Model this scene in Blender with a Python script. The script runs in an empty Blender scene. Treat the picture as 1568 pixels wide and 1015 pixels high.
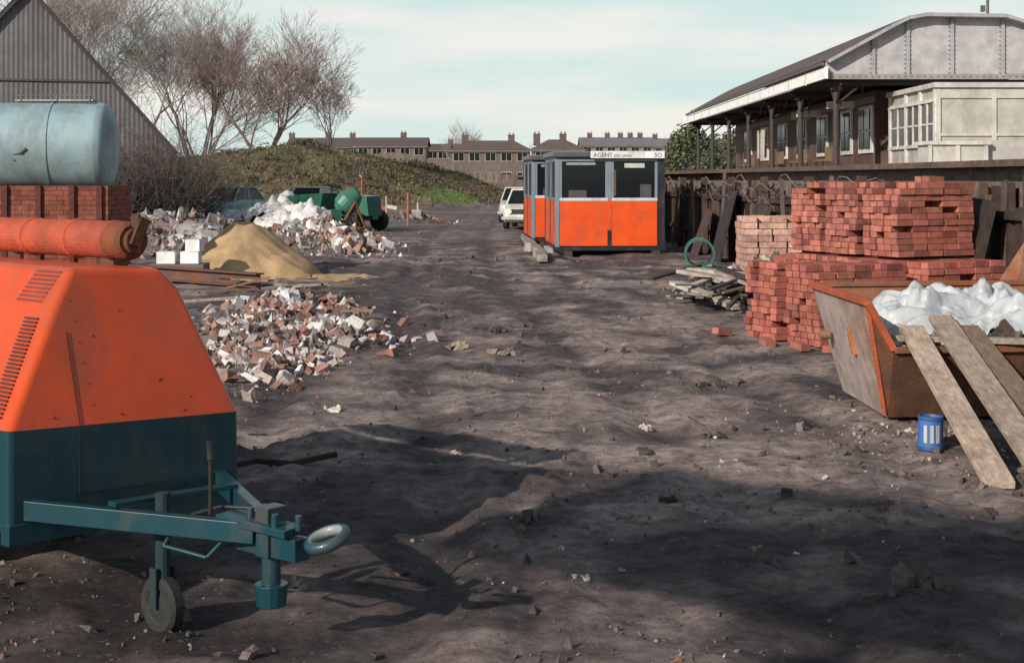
import bpy, math, random, bmesh
from mathutils import Vector, Matrix, noise, Euler
random.seed(7)
R=random.random
def U(a,b): return a+(b-a)*R()
scene=bpy.context.scene
COL=scene.collection

# ---------------------------------------------------------------- materials
def vmat(name, rough=0.85, amt=0.35, nscale=6.0, bump=0.3, bscale=30.0, metallic=0.0, dirt=None, dirt_amt=0.0, dirt_scale=2.5, coat=0.0, bdist=0.02, stretch=None, dlo=.48):
    m=bpy.data.materials.new(name); m.use_nodes=True
    nt=m.node_tree; N=nt.nodes; L=nt.links
    b=N['Principled BSDF']; b.inputs['Roughness'].default_value=rough; b.inputs['Metallic'].default_value=metallic
    if rough>.8: b.inputs['Specular IOR Level'].default_value=.25
    if coat: b.inputs['Coat Weight'].default_value=coat
    a=N.new('ShaderNodeAttribute'); a.attribute_name='Col'
    tc=N.new('ShaderNodeTexCoord')
    vec=tc.outputs['Object']
    if stretch:
        m0=N.new('ShaderNodeMapping'); m0.inputs['Scale'].default_value=stretch; L.new(vec,m0.inputs[0]); vec=m0.outputs[0]
    n1=N.new('ShaderNodeTexNoise'); n1.inputs['Scale'].default_value=nscale; n1.inputs['Detail'].default_value=6; n1.inputs['Roughness'].default_value=0.65
    L.new(vec,n1.inputs['Vector'])
    mr=N.new('ShaderNodeMapRange'); mr.inputs[1].default_value=0.3; mr.inputs[2].default_value=0.7; mr.inputs[3].default_value=1-amt; mr.inputs[4].default_value=1+amt*0.6
    L.new(n1.outputs['Fac'],mr.inputs[0])
    mul=N.new('ShaderNodeVectorMath'); mul.operation='SCALE'
    L.new(a.outputs['Color'],mul.inputs[0]); L.new(mr.outputs[0],mul.inputs['Scale'])
    out=mul.outputs[0]
    if dirt:
        n3=N.new('ShaderNodeTexNoise'); n3.inputs['Scale'].default_value=dirt_scale; n3.inputs['Detail'].default_value=8; n3.inputs['Roughness'].default_value=0.7
        mp=N.new('ShaderNodeMapping'); mp.inputs['Scale'].default_value=(1,1,0.45)
        L.new(tc.outputs['Object'],mp.inputs[0]); L.new(mp.outputs[0],n3.inputs['Vector'])
        r=N.new('ShaderNodeMapRange'); r.inputs[1].default_value=dlo; r.inputs[2].default_value=dlo+.2; r.inputs[3].default_value=0; r.inputs[4].default_value=dirt_amt
        L.new(n3.outputs['Fac'],r.inputs[0])
        mx=N.new('ShaderNodeMix'); mx.data_type='RGBA'; mx.inputs[7].default_value=(*dirt,1)
        L.new(r.outputs[0],mx.inputs[0]); L.new(out,mx.inputs[6]); out=mx.outputs[2]
        rr=N.new('ShaderNodeMapRange'); rr.inputs[3].default_value=rough; rr.inputs[4].default_value=min(1,rough+0.4)
        L.new(r.outputs[0],rr.inputs[0]); L.new(rr.outputs[0],b.inputs['Roughness'])
    L.new(out,b.inputs['Base Color'])
    if bump:
        n2=N.new('ShaderNodeTexNoise'); n2.inputs['Scale'].default_value=bscale; n2.inputs['Detail'].default_value=5
        L.new(vec,n2.inputs['Vector'])
        bp=N.new('ShaderNodeBump'); bp.inputs['Strength'].default_value=bump; bp.inputs['Distance'].default_value=bdist
        L.new(n2.outputs['Fac'],bp.inputs['Height']); L.new(bp.outputs[0],b.inputs['Normal'])
    return m

M_stone=vmat('masonry_rubble',0.9,0.45,9,0.6,40)
M_brick=vmat('red_brick',0.9,0.38,9,0.5,60)
M_wood=vmat('weathered_wood',0.85,0.5,5,0.4,40)
M_board=vmat('sawn_board',0.85,0.45,2.2,0.5,6,0,(.14,.11,.09),.6,5,0,.01,(18,1.1,18))
M_paint=vmat('old_gloss_paint',0.36,0.18,2.2,0.06,7,0,(0.11,0.065,0.045),0.4,3.4,0.15)
M_pale=vmat('weathered_paint',0.65,0.25,2.5,0.1,20,0,(0.17,0.15,0.13),0.55,1.2)
M_rust=vmat('rusty_steel',0.75,0.35,6,0.3,40,0,(0.20,0.06,0.02),0.9,2.6)
M_plain=vmat('matte_dark',0.8,0.25,4,0.2,30)
M_plant=vmat('dry_vegetation',0.9,0.3,2,0,10)
M_bark=vmat('bark',0.95,0.3,2,0,10)
M_sheet=vmat('corrugated_sheet',0.7,0.3,0.8,0.1,20,0,(0.07,0.05,0.04),0.6,0.7)
M_sand=vmat('builders_sand',0.95,0.3,3,0.7,40)
M_wall=vmat('house_wall',0.9,0.2,1,0,10)
M_plastic=vmat('plastic_sheeting',0.32,0.25,4,0.5,7,bdist=.04)
def glassmat():
    m=bpy.data.materials.new('window_glass'); m.use_nodes=True
    b=m.node_tree.nodes['Principled BSDF']; b.inputs['Base Color'].default_value=(0.010,0.012,0.014,1); b.inputs['Roughness'].default_value=0.12; b.inputs['Specular IOR Level'].default_value=.25
    n=m.node_tree.nodes.new('ShaderNodeTexNoise'); n.inputs['Scale'].default_value=1.5
    bp=m.node_tree.nodes.new('ShaderNodeBump'); bp.inputs['Strength'].default_value=0.05
    m.node_tree.links.new(n.outputs['Fac'],bp.inputs['Height']); m.node_tree.links.new(bp.outputs[0],b.inputs['Normal'])
    return m
M_glass=glassmat()

# ---------------------------------------------------------------- builder
class MB:
    def __init__(s): s.v=[];s.f=[];s.c=[]
    def poly(s,pts,col):
        i=len(s.v); s.v+= [tuple(p) for p in pts]; s.f.append(tuple(range(i,i+len(pts)))); s.c.append(col)
    def hexa(s,p,col):
        i=len(s.v); s.v+=[tuple(q) for q in p]
        for f in ((3,2,1,0),(4,5,6,7),(0,1,5,4),(1,2,6,5),(2,3,7,6),(3,0,4,7)):
            s.f.append(tuple(i+k for k in f)); s.c.append(col)
    def box(s,c,size,col,rot=None,jit=0):
        hx,hy,hz=size[0]/2,size[1]/2,size[2]/2
        P=[]
        for z in (-hz,hz):
            for x,y in ((-hx,-hy),(hx,-hy),(hx,hy),(-hx,hy)):
                v=Vector((x,y,z))
                if jit: v=Vector((x*(1+U(-jit,jit)),y*(1+U(-jit,jit)),z*(1+U(-jit,jit))))
                if rot is not None: v=rot@v
                P.append(v+Vector(c))
        s.hexa(P,col)
    def bb(s,x0,x1,y0,y1,z0,z1,col): s.box(((x0+x1)/2,(y0+y1)/2,(z0+z1)/2),(abs(x1-x0),abs(y1-y0),abs(z1-z0)),col)
    def beam(s,p,q,w,h,col,up=Vector((0,0,1))):
        p=Vector(p);q=Vector(q);d=(q-p); l=d.length; d.normalize()
        x=d.cross(up)
        if x.length<1e-4: x=d.cross(Vector((0,1,0)))
        x.normalize(); z=x.cross(d)
        P=[]
        for zz in (-h/2,h/2):
            for (o,xx) in ((p,-w/2),(p,w/2),(q,w/2),(q,-w/2)): P.append(o+x*xx+z*zz)
        s.hexa(P,col)
    def cyl(s,p,q,r0,r1,n,col,caps=True):
        p=Vector(p);q=Vector(q);d=(q-p)
        if d.length<1e-6: return
        d.normalize(); x=d.orthogonal().normalized(); y=d.cross(x)
        i=len(s.v)
        for o,r in ((p,r0),(q,r1)):
            for k in range(n):
                a=2*math.pi*k/n; s.v.append(tuple(o+x*(r*math.cos(a))+y*(r*math.sin(a))))
        for k in range(n):
            s.f.append((i+k,i+(k+1)%n,i+n+(k+1)%n,i+n+k)); s.c.append(col)
        if caps:
            s.f.append(tuple(i+n-1-k for k in range(n))); s.c.append(col)
            s.f.append(tuple(i+n+k for k in range(n))); s.c.append(col)
    def rev(s,p,d,prof,n,col):
        p=Vector(p);d=Vector(d).normalized(); x=d.orthogonal().normalized(); y=d.cross(x)
        i=len(s.v)
        for t,r in prof:
            for k in range(n):
                a=2*math.pi*k/n; s.v.append(tuple(p+d*t+x*(r*math.cos(a))+y*(r*math.sin(a))))
        for j in range(len(prof)-1):
            for k in range(n):
                s.f.append((i+j*n+k,i+j*n+(k+1)%n,i+(j+1)*n+(k+1)%n,i+(j+1)*n+k)); s.c.append(col if not callable(col) else col(j))
    def chunk(s,c,size,col):
        rot=Euler((U(0,6.3),U(0,6.3),U(0,6.3))).to_matrix(); c=Vector(c)
        if R()<.35: s.box(c,size,col,rot,0.4); return
        h=[q/2 for q in size]; P=[]
        for (x,y,z) in ((1,0,0),(0,1,0),(-1,0,0),(0,-1,0)):
            P.append(Vector((x*h[0]*U(.7,1.25)+U(-.3,.3)*h[0],y*h[1]*U(.7,1.25)+U(-.3,.3)*h[1],U(-.4,.4)*h[2])))
        P.append(Vector((U(-.5,.5)*h[0],U(-.5,.5)*h[1],h[2]*U(.7,1.1)))); P.append(Vector((U(-.5,.5)*h[0],U(-.5,.5)*h[1],-h[2])))
        i=len(s.v); s.v+=[tuple(rot@q+c) for q in P]
        for k in range(4):
            s.f.append((i+k,i+(k+1)%4,i+4)); s.c.append(col); s.f.append((i+(k+1)%4,i+k,i+5)); s.c.append(col)
    def build(s,name,mat,parent=None,smooth=False,bevel=0):
        me=bpy.data.meshes.new(name); me.from_pydata(s.v,[],s.f)
        at=me.color_attributes.new('Col','FLOAT_COLOR','CORNER')
        arr=[]
        for f,c in zip(s.f,s.c): arr+= [c[0],c[1],c[2],1.0]*len(f)
        at.data.foreach_set('color',arr)
        me.materials.append(mat)
        if smooth: me.polygons.foreach_set('use_smooth',[True]*len(s.f))
        ob=bpy.data.objects.new(name,me); COL.objects.link(ob)
        if parent: ob.parent=parent
        if bevel:
            md=ob.modifiers.new('bev','BEVEL'); md.width=bevel; md.segments=3; md.limit_method='ANGLE'; md.angle_limit=math.radians(25); md.harden_normals=True
            me.polygons.foreach_set('use_smooth',[True]*len(s.f))
        me.update()
        return ob
def empty(name):
    e=bpy.data.objects.new(name,None); COL.objects.link(e); return e
def vary(c,a=0.15):
    k=1+U(-a,a); return (c[0]*k*(1+U(-a,a)*.3),c[1]*k,c[2]*k*(1+U(-a,a)*.3))
def fb(x,y,z=0,o=4): return noise.fractal(Vector((x,y,z)),1.0,2.0,o)
def sst(a,b,x):
    t=max(0,min(1,(x-a)/(b-a))); return t*t*(3-2*t)
def interp(P,x):
    if x<=P[0][0]: return P[0][1]
    for (a,b),(c,d) in zip(P,P[1:]):
        if x<=c:
            t=(x-a)/(c-a); return b+(d-b)*t
    return P[-1][1]
def weld(ob):
    bm=bmesh.new();bm.from_mesh(ob.data);bmesh.ops.remove_doubles(bm,verts=bm.verts,dist=.0005);bmesh.ops.recalc_face_normals(bm,faces=bm.faces);bm.to_mesh(ob.data);bm.free()

# ---------------------------------------------------------------- ground
PROF=[(-80,3.2),(-30,3.2),(-22,2.8),(-18.5,2.9),(-16,3.4),(-13.4,3.7),(-11,3.5),(-8.2,2.6),(-5.3,1.35),(-3,.8),(-1.2,0.4),(0.3,0.12),(2,0)]
ROAD=[(0,0.6),(8,0.4),(13,0.1),(22.4,-0.97),(39,-1.5),(67,-1.35),(112,-0.4),(140,2)]
def mound(x,y):
    toe=74+ (x+10)*0.25+ 3*fb(x*.1,y*.1,5,2)
    s=sst(toe,toe+14,y)
    m=interp(PROF,x)*s*(1-0.35*sst(100,140,y))
    m+=1.0*math.exp(-((x+4.2)/3.4)**2-((y-112)/9)**2)
    m+=.9*sst(110,150,y)
    m+=1.5*sst(5,14,x)*sst(60,100,y)
    return m
RUTS=((-0.85,.17,.060),(-.45,.12,.025),(0.75,.17,.060),(1.05,.11,.025),(-2.0,.15,.04),(1.9,.15,.045),(.1,.12,.02),(-2.9,.15,.02),(2.7,.14,.03))
def rutd(x,y):
    w=.35*fb(0,y*.10,9,2); return x-interp(ROAD,y)+w
def gh(x,y,fine=True):
    z=mound(x,y)
    if z>0.05: z+=0.3*fb(x*.35,y*.35,1,4)*min(1,z)
    if fine and -5<y<60:
        z+=0.018*fb(x*.6,y*.6,3,2)
        if y<35:
            q=fb(x*2.2,y*2.2,7,6); z+=0.020*q+.06*max(0,q-.28)
        if y<18:
            q=fb(x*7,y*7,17,4); z+=.010*q+.022*max(0,q-.3)
        d=rutd(x,y)
        br=.6+.8*fb(x*.3,y*.25,44,2)
        for off,w,dp in RUTS:
            z-=br*dp*math.exp(-((d-off)/w)**2); z+=br*dp*.45*math.exp(-((d-off-w*1.7)/(w*.7))**2)
        z+=0.12*max(0,fb(x*.45+9,y*.45,11,4)-.25)
    return z
def axis(segs):
    out=[]
    for a,b,s in segs:
        n=max(1,int(round((b-a)/s)))
        out+=[a+(b-a)*i/n for i in range(n)]
    out.append(segs[-1][1]); return out
xs=axis([(-900,-200,100),(-200,-60,14),(-60,-24,2),(-24,-8,.6),(-8,-2.6,.12),(-2.6,3.8,.038),(3.8,7,.12),(7,24,1),(24,60,4),(60,200,20),(200,900,100)])
ys=axis([(-200,-20,30),(-20,3.8,2),(3.8,10,.038),(10,17,.06),(17,30,.13),(30,70,.45),(70,125,.6),(125,200,6),(200,400,30),(400,2500,300)])
gv=[];gc=[]
for y in ys:
    for x in xs:
        z=gh(x,y); gv.append((x,y,z))
        m=mound(x,y)
        n1=fb(x*.25,y*.25,20,4); n2=fb(x*1.3,y*1.3,30,5) if abs(x)<30 and y<130 else 0
        base=Vector((0.092,0.074,0.073))
        dust_and_sunlit=Vector((0.350,0.276,0.250))
        d=rutd(x,y)
        k=0.17+0.85*n1+1.0*n2
        k+=0.16*math.exp(-(d/2.4)**2)*sst(4,9,y)
        k+=0.40*math.exp(-((x-1.9)/1.5)**2-((y-7.9)/1.3)**2)+0.65*math.exp(-((x-0.1)/1.3)**2-((y-4.9)/.9)**2)+.25*math.exp(-((x-.4)/1.2)**2-((y-9.5)/1.5)**2)  # term nearest the camera paints a sunlit patch into the soil colour
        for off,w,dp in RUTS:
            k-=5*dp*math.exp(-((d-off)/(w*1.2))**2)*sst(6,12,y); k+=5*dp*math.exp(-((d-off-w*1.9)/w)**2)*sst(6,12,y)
        k-=0.35*math.exp(-((x-.5)/1.0)**2-((y-20)/2.0)**2)
        k=max(0,min(1,k))
        c=base.lerp(dust_and_sunlit,k)
        painted_shade=math.exp(-(((x+2.2)/1.5)**2+((y-5.3)/1.4)**2)**2); c=c*(1-.55*painted_shade)  # shade around the compressor painted into the ground colour
        if y>40: c=c.lerp(Vector((0.13,0.11,0.105)),.5)
        side=sst(2.2,5,abs(d))*sst(30,45,y)
        if side>0: c=c.lerp(Vector((0.14,0.115,0.08))*(1+.5*n1),side*.7)
        if m>0.15 or y>150:
            g=sst(-.35,.35,fb(x*.12,y*.12,40,4))
            g1=Vector((0.14,0.108,0.064)).lerp(Vector((0.085,0.090,0.040)),g)
            g1*= (1+.6*n2)
            if x>-10:
                g1=g1.lerp(Vector((0.21,0.14,0.10)),.7*sst(-9,-4,x)*(1-g))
            gr=math.exp(-((x+3.6)/1.8)**2-((y-84)/5)**2)
            g1=g1.lerp(Vector((0.13,0.19,0.05)),min(1,gr*1.2))
            t=max(sst(.12,.6,m),sst(140,150,y))
            c=c.lerp(g1,t)
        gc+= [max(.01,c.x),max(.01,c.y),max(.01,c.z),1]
nx=len(xs); ny=len(ys)
gf=[(j*nx+i,j*nx+i+1,(j+1)*nx+i+1,(j+1)*nx+i) for j in range(ny-1) for i in range(nx-1)]
me=bpy.data.meshes.new('ground'); me.from_pydata(gv,[],gf)
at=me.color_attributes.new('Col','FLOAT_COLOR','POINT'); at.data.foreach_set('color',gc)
me.polygons.foreach_set('use_smooth',[True]*len(gf))
mg=bpy.data.materials.new('cinder_ground'); mg.use_nodes=True
nt=mg.node_tree;N=nt.nodes;L=nt.links;b=N['Principled BSDF'];b.inputs['Roughness'].default_value=0.85;b.inputs['Specular IOR Level'].default_value=0.25
a=N.new('ShaderNodeAttribute');a.attribute_name='Col';tc=N.new('ShaderNodeTexCoord')
na=N.new('ShaderNodeTexNoise');na.inputs['Scale'].default_value=6;na.inputs['Detail'].default_value=12;na.inputs['Roughness'].default_value=.8
L.new(tc.outputs['Object'],na.inputs['Vector'])
mr=N.new('ShaderNodeMapRange');mr.inputs[1].default_value=.36;mr.inputs[2].default_value=.66;mr.inputs[3].default_value=.32;mr.inputs[4].default_value=1.7
L.new(na.outputs['Fac'],mr.inputs[0])
sc=N.new('ShaderNodeVectorMath');sc.operation='SCALE';L.new(a.outputs['Color'],sc.inputs[0]);L.new(mr.outputs[0],sc.inputs['Scale'])
out=sc.outputs[0]; hsum=None
for (vs,thr,colr,amt) in ((60,.88,(.30,.26,.245,1),.7),(24,.92,(.24,.20,.19,1),.6)):
    vo=N.new('ShaderNodeTexVoronoi');vo.inputs['Scale'].default_value=vs;L.new(tc.outputs['Object'],vo.inputs['Vector'])
    sp=N.new('ShaderNodeSeparateColor');L.new(vo.outputs['Color'],sp.inputs[0])
    gt=N.new('ShaderNodeMapRange');gt.inputs[1].default_value=thr;gt.inputs[2].default_value=.99;gt.inputs[3].default_value=0;gt.inputs[4].default_value=amt
    L.new(sp.outputs[0],gt.inputs[0])
    dd=N.new('ShaderNodeMapRange');dd.inputs[1].default_value=.18;dd.inputs[2].default_value=.36;dd.inputs[3].default_value=1;dd.inputs[4].default_value=0
    L.new(vo.outputs['Distance'],dd.inputs[0])
    mm=N.new('ShaderNodeMath');mm.operation='MULTIPLY';L.new(gt.outputs[0],mm.inputs[0]);L.new(dd.outputs[0],mm.inputs[1])
    mx=N.new('ShaderNodeMix');mx.data_type='RGBA';mx.inputs[7].default_value=colr
    L.new(mm.outputs[0],mx.inputs[0]);L.new(out,mx.inputs[6]);out=mx.outputs[2]
    hsum=mm
L.new(out,b.inputs['Base Color'])
nb=N.new('ShaderNodeTexNoise');nb.inputs['Scale'].default_value=16;nb.inputs['Detail'].default_value=11;nb.inputs['Roughness'].default_value=.8
L.new(tc.outputs['Object'],nb.inputs['Vector'])
ad=N.new('ShaderNodeMath');ad.operation='ADD';L.new(nb.outputs['Fac'],ad.inputs[0])
m2=N.new('ShaderNodeMath');m2.operation='MULTIPLY';m2.inputs[1].default_value=.2;L.new(hsum.outputs[0],m2.inputs[0]);L.new(m2.outputs[0],ad.inputs[1])
bp=N.new('ShaderNodeBump');bp.inputs['Strength'].default_value=.95;bp.inputs['Distance'].default_value=.055;L.new(ad.outputs[0],bp.inputs['Height']);L.new(bp.outputs[0],b.inputs['Normal'])
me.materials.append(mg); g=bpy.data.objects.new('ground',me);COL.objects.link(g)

# loose stones
mb=MB()
for i in range(8500):
    y=4.6+24*R()**1.7; x=U(-.42,.42)*y+U(-.3,.3)
    if fb(x*.6,y*.6,60,2)<U(-.5,.25): continue
    s=0.004+0.011*R()**3
    if R()<.02: s*=2
    t=R()
    col=(.11,.092,.09) if t<.76 else ((.24,.21,.195) if t<.95 else ((.48,.45,.42) if t<.98 else (.24,.12,.085)))
    mb.chunk((x,y,gh(x,y)+s*.25),(s*2,s*U(1,2),s*U(.7,1.3)),vary(col,.3))
mb.build('gravel',M_stone)
# soil clods thrown up along the wheel tracks
mb=MB()
for i in range(1500):
    y=5+26*R()**1.3; off,w,dp=random.choice(RUTS); x=interp(ROAD,y)-.35*fb(0,y*.10,9,2)+off+w*1.8+random.gauss(0,.22)
    if R()<.3: x=U(-.35,.38)*y
    if fb(x*.5,y*.5,66,2)<U(-.3,.3): continue
    s=.012+.04*R()**2.5
    mb.chunk((x,y,gh(x,y)+s*.15),(s*1.6,s*1.3,s*.8),vary(random.choice([(.10,.08,.078),(.14,.115,.105),(.075,.06,.06)]),.25))
mb.build('soil_clods',M_stone)
mb=MB()
for (x,y,s,c) in [(-1.33,10.5,.05,(.6,.58,.5)),(.1,7.15,.06,(.09,.075,.07)),(.83,7.5,.05,(.05,.045,.04)),(1.75,5.9,.1,(.09,.08,.07)),(-.35,8.9,.03,(.4,.35,.3)),(.3,6.1,.025,(.5,.48,.45)),(1.3,8.6,.04,(.3,.27,.25)),(-.9,6.0,.04,(.3,.25,.2)),(1.35,9.4,.06,(.08,.07,.06)),(1.6,11.6,.08,(.09,.08,.07)),(1.9,12.2,.06,(.1,.09,.08)),(-.2,16,.10,(.08,.07,.065)),(-.55,14.2,.12,(.3,.24,.2)),(-.1,14.0,.10,(.22,.18,.16)),(.9,9.8,.04,(.4,.36,.33))]:
    for k in range(8):
        mb.chunk((x+U(-s,s)*1.3,y+U(-s,s)*1.3,gh(x,y)+s*.1),(s*U(.6,1.4),s*U(.5,1.1),s*.5),vary(c,.25))
for i in range(26):
    y=4.8+14*R();x=U(-.3,.4)*y; a_=U(0,6.3); l=U(.05,.22)
    mb.beam((x,y,gh(x,y)+.01),(x+l*math.cos(a_),y+l*math.sin(a_),gh(x,y)+.018),.01,.008,vary((.09,.07,.055),.3))
P=[Vector((-1.75,8.25,.02)),Vector((-1.5,8.35,.05)),Vector((-1.3,8.37,.03)),Vector((-1.05,8.5,.06))]
for p,q in zip(P,P[1:]): mb.beam(p,q,.035,.03,(.04,.03,.025))
mb.build('scattered_debris',M_stone)

# ---------------------------------------------------------------- rubble heaps
PINK=[(.46,.42,.40),(.30,.19,.16),(.56,.53,.50),(.27,.24,.225),(.26,.14,.11),(.66,.64,.61),(.16,.14,.13),(.13,.11,.10),(.48,.45,.43),(.60,.57,.55)]
def heap(name,blobs,n,smin,smax,pal,mat=M_stone,soil=(.13,.11,.10),brick=.08):
    mb=MB()
    def hh(x,y):
        h=0
        for (cx,cy,rx,ry,H) in blobs:
            q=((x-cx)/rx)**2+((y-cy)/ry)**2
            if q<1: h=max(h,H*(1-q)**.8*(1+.6*fb(x*2,y*2,3,4)))
        return h
    x0=min(b[0]-b[2] for b in blobs);x1=max(b[0]+b[2] for b in blobs);y0=min(b[1]-b[3] for b in blobs);y1=max(b[1]+b[3] for b in blobs)
    nn=44
    for j in range(nn):
        for i in range(nn):
            P=[]
            for a_,b_ in ((i,j),(i+1,j),(i+1,j+1),(i,j+1)):
                x=x0+(x1-x0)*a_/nn;y=y0+(y1-y0)*b_/nn
                P.append((x,y,gh(x,y)+hh(x,y)*.97-.025))
            if max(hh(p[0],p[1]) for p in P)>0: mb.poly(P,vary(soil,.25))
    for i in range(n):
        b=random.choice(blobs); a_=U(0,6.283); q=min(1.7,abs(random.gauss(0,.62)))
        x=b[0]+b[2]*q*math.cos(a_); y=b[1]+b[3]*q*math.sin(a_)
        if q<1 and fb(x*1.1,y*1.1,80,2)>.15 and R()<.8: continue
        s=smin+(smax-smin)*R()**3.4
        if q>1: s*=.6
        kk=int((fb(x*.9,y*.9,70,2)+.5)*len(pal)*.9)%len(pal) if R()<.5 else int(R()*len(pal))
        c=vary(pal[kk],.25)
        z=gh(x,y)+hh(x,y)
        if R()<brick: mb.box((x,y,z+.01),(.2*U(.4,1),.1,.065),vary(random.choice([(.28,.14,.11),(.38,.31,.29),(.26,.15,.12)]),.25),Euler((U(-.8,.8),U(-.8,.8),U(0,6))).to_matrix(),.2)
        else: mb.chunk((x,y,z+s*.08),(s*U(.8,1.7),s*U(.6,1.1),s*U(.3,.8)),c)
    return mb.build(name,mat)
heap('rubble_heap',[(-2.2,12.8,.5,1.2,.08),(-2.0,15.0,.75,1.2,.14),(-2.8,17.4,1.0,1.8,.20),(-2.8,14.2,.6,1.6,.14)],4800,.02,.16,PINK)
heap('rubble_heap',[(-4.4,35.5,1.4,2.4,.3),(-5.2,38.5,1.4,2.4,.5),(-3.7,33.5,.9,2,.18)],2000,.04,.27,PINK)
heap('rubble_heap',[(-8.0,36,1.5,2.4,.60),(-7.2,33.5,1.0,2,.4),(-9.4,38,1.5,2.8,.6)],2200,.05,.36,[(.22,.205,.205),(.30,.285,.28),(.17,.15,.15),(.26,.18,.15),(.42,.4,.38)])
heap('rubble_heap',[(-6.3,44,2,2.6,.3),(-3.9,56,1.2,2,.3)],600,.06,.3,[(.2,.16,.14),(.4,.37,.33),(.3,.12,.08)])
# sand
mb=MB(); n=80
def sandh(x,y):
    q=math.sqrt(((x+4.85)/1.42)**2+((y-25.8)/1.8)**2)*(1+.13*fb(x*1.2,y*1.2,2,3))
    h=1.12*max(0,1-q)**.92
    h=min(h,.95+.06*fb(x*3,y*3,0,2)) if h>.88 else h
    h+=.10*math.exp(-((x+3.1)/.9)**2-((y-24.6)/.8)**2)
    return h+.05*fb(x*2.2,y*2.2,4,4)+.03*fb(x*7,y*7,5,3)
for j in range(n):
    for i in range(n):
        P=[]
        for a_,b_ in ((i,j),(i+1,j),(i+1,j+1),(i,j+1)):
            x=-6.7+5.4*a_/n;y=23.0+5.4*b_/n
            P.append((x,y,sandh(x,y)-.05+gh(x,y)*.5))
        if max(p[2] for p in P)>0: mb.poly(P,(.42,.285,.155))
so=mb.build('sand_heap',M_sand)
for p in so.data.polygons: p.use_smooth=True
bm=bmesh.new();bm.from_mesh(so.data);bmesh.ops.remove_doubles(bm,verts=bm.verts,dist=.001);bm.to_mesh(so.data);bm.free()

mb=MB()
for (p,q) in (((-3.95,22.3,.22),(-7.2,24.2,.30)),((-4.2,22.7,.12),(-7.4,24.8,.16))):
    p=Vector(p);q=Vector(q);c=(.10,.05,.04)
    mb.beam(p,q,.2,.02,c);mb.beam(p-Vector((0,0,.2)),q-Vector((0,0,.2)),.2,.02,c);mb.beam(p-Vector((0,0,.1)),q-Vector((0,0,.1)),.02,.19,c)
mb.build('steel_joist',M_rust)
mb=MB()
for (x,y,z,w) in ((-5.75,23.7,.40,.30),(-5.36,23.75,.40,.30),(-5.3,23.75,.60,.24)):
    r=Euler((0,0,U(-.3,.3))).to_matrix(); mb.box((x,y,z),(w,.26,.19),(.80,.78,.78),r)
    mb.box((x,y,z+.1),(w*.9,.24,.012),(.6,.57,.55),r)
mb.bb(-6.0,-5.1,23.5,24.0,.0,.30,(.12,.09,.07))
mb.build('cardboard_box_stack',M_pale)
mb=MB()
for i in range(22):
    x=U(-4.6,-2.6);y=U(17,22.5);a_=U(-.6,.6);l=U(.4,1.1)
    mb.beam((x,y,.06+U(0,.15)),(x+l*math.cos(a_),y+l*math.sin(a_),.06+U(0,.17)),U(.04,.10),.03,vary(random.choice([(.22,.15,.1),(.1,.07,.05),(.3,.24,.2)]),.2))
mb.build('scrap_timber',M_wood)

# ---------------------------------------------------------------- compressor
comp=empty('towed_air_compressor')
CN=Vector((-1.88,5.3,0)); ca=Vector((.75,-.66,0)).normalized(); cb=Vector((.66,.75,0)).normalized(); W=1.08
def LC(fa,fbb,z): return CN+ca*fa+cb*fbb+Vector((0,0,z-.07*fbb))
OR=(.60,.068,.007); TE=(.004,.044,.058)
sec=[(0,.36),(0,.76),(.30,1.21),(.42,1.37),(.86,1.38),(.93,1.30),(W,.78),(W,.42)]
def fa_f(z): return -max(0,z-.76)*.42
mb=MB(); mt=MB(); LB=-2.3
F=[LC(fa_f(z),q,z) for q,z in sec]; Bk=[LC(LB-fa_f(z),q,z) for q,z in sec]
for i in range(1,6):
    mb.poly([F[i],F[i+1],Bk[i+1],Bk[i]][::-1],OR)
mb.poly([F[i] for i in (1,2,3,4,5,6)][::-1],OR); mb.poly([Bk[i] for i in (1,2,3,4,5,6)],OR)
o=mb.build('canopy_hood',M_paint,comp,bevel=.03);weld(o)
for i in (0,6): mt.poly([F[i],F[i+1],Bk[i+1],Bk[i]],TE)
mt.poly([F[0],F[1],F[6],F[7]],TE);mt.poly([Bk[0],Bk[1],Bk[6],Bk[7]],TE);mt.poly([F[0],F[7],Bk[7],Bk[0]],TE)
o=mt.build('lower_body',M_paint,comp,bevel=.03);weld(o)
md=MB(); DK=(.02,.012,.01); SE=(.22,.03,.008)
def fp(q,z,off=.003): return LC(fa_f(z),q,z)+ca*off
md.beam(fp(.30,.50),fp(.30,.765),.004,.004,(.003,.02,.025),up=ca)
md.beam(fp(.30,.765),fp(.33,1.12),.005,.004,SE,up=ca)
md.beam(fp(.30,.50),fp(.75,.52),.004,.004,(.003,.02,.025),up=ca)
def sp_(fa,z,off=.004):
    t=(z-.76)/.45
    nrm=(-cb*.45+Vector((0,0,.30))).normalized()
    return LC(fa,.30*t,z)+nrm*off
for k in range(26):
    z=.80+k*.0145
    md.beam(sp_(fa_f(z)-.07,z),sp_(fa_f(z)-.17,z),.010,.006,(.08,.03,.03))
    md.beam(sp_(fa_f(z)-.8,z),sp_(fa_f(z)-1.2,z),.010,.006,DK)
def tp_(fa,t,off=.004):
    nrm=(-cb*.16+Vector((0,0,.12))).normalized()
    return LC(fa,.30+.12*t,1.21+.16*t)+nrm*off
for k in range(14):
    for j_ in range(8):
        fa=-.30-k*.014; t0=.10+j_*.105
        md.beam(tp_(fa,t0),tp_(fa,t0+.06),.007,.003,(.30,.10,.08))
for q in (.2,.5,.8):
    md.cyl(fp(q,.80,0),fp(q,.80,.004),.005,.005,8,(.3,.04,.02))
for k in range(6):
    z=.84+k*.08; md.cyl(fp(.38,z,0),fp(.38,z,.003),.0035,.0035,6,(.3,.05,.01))
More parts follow.
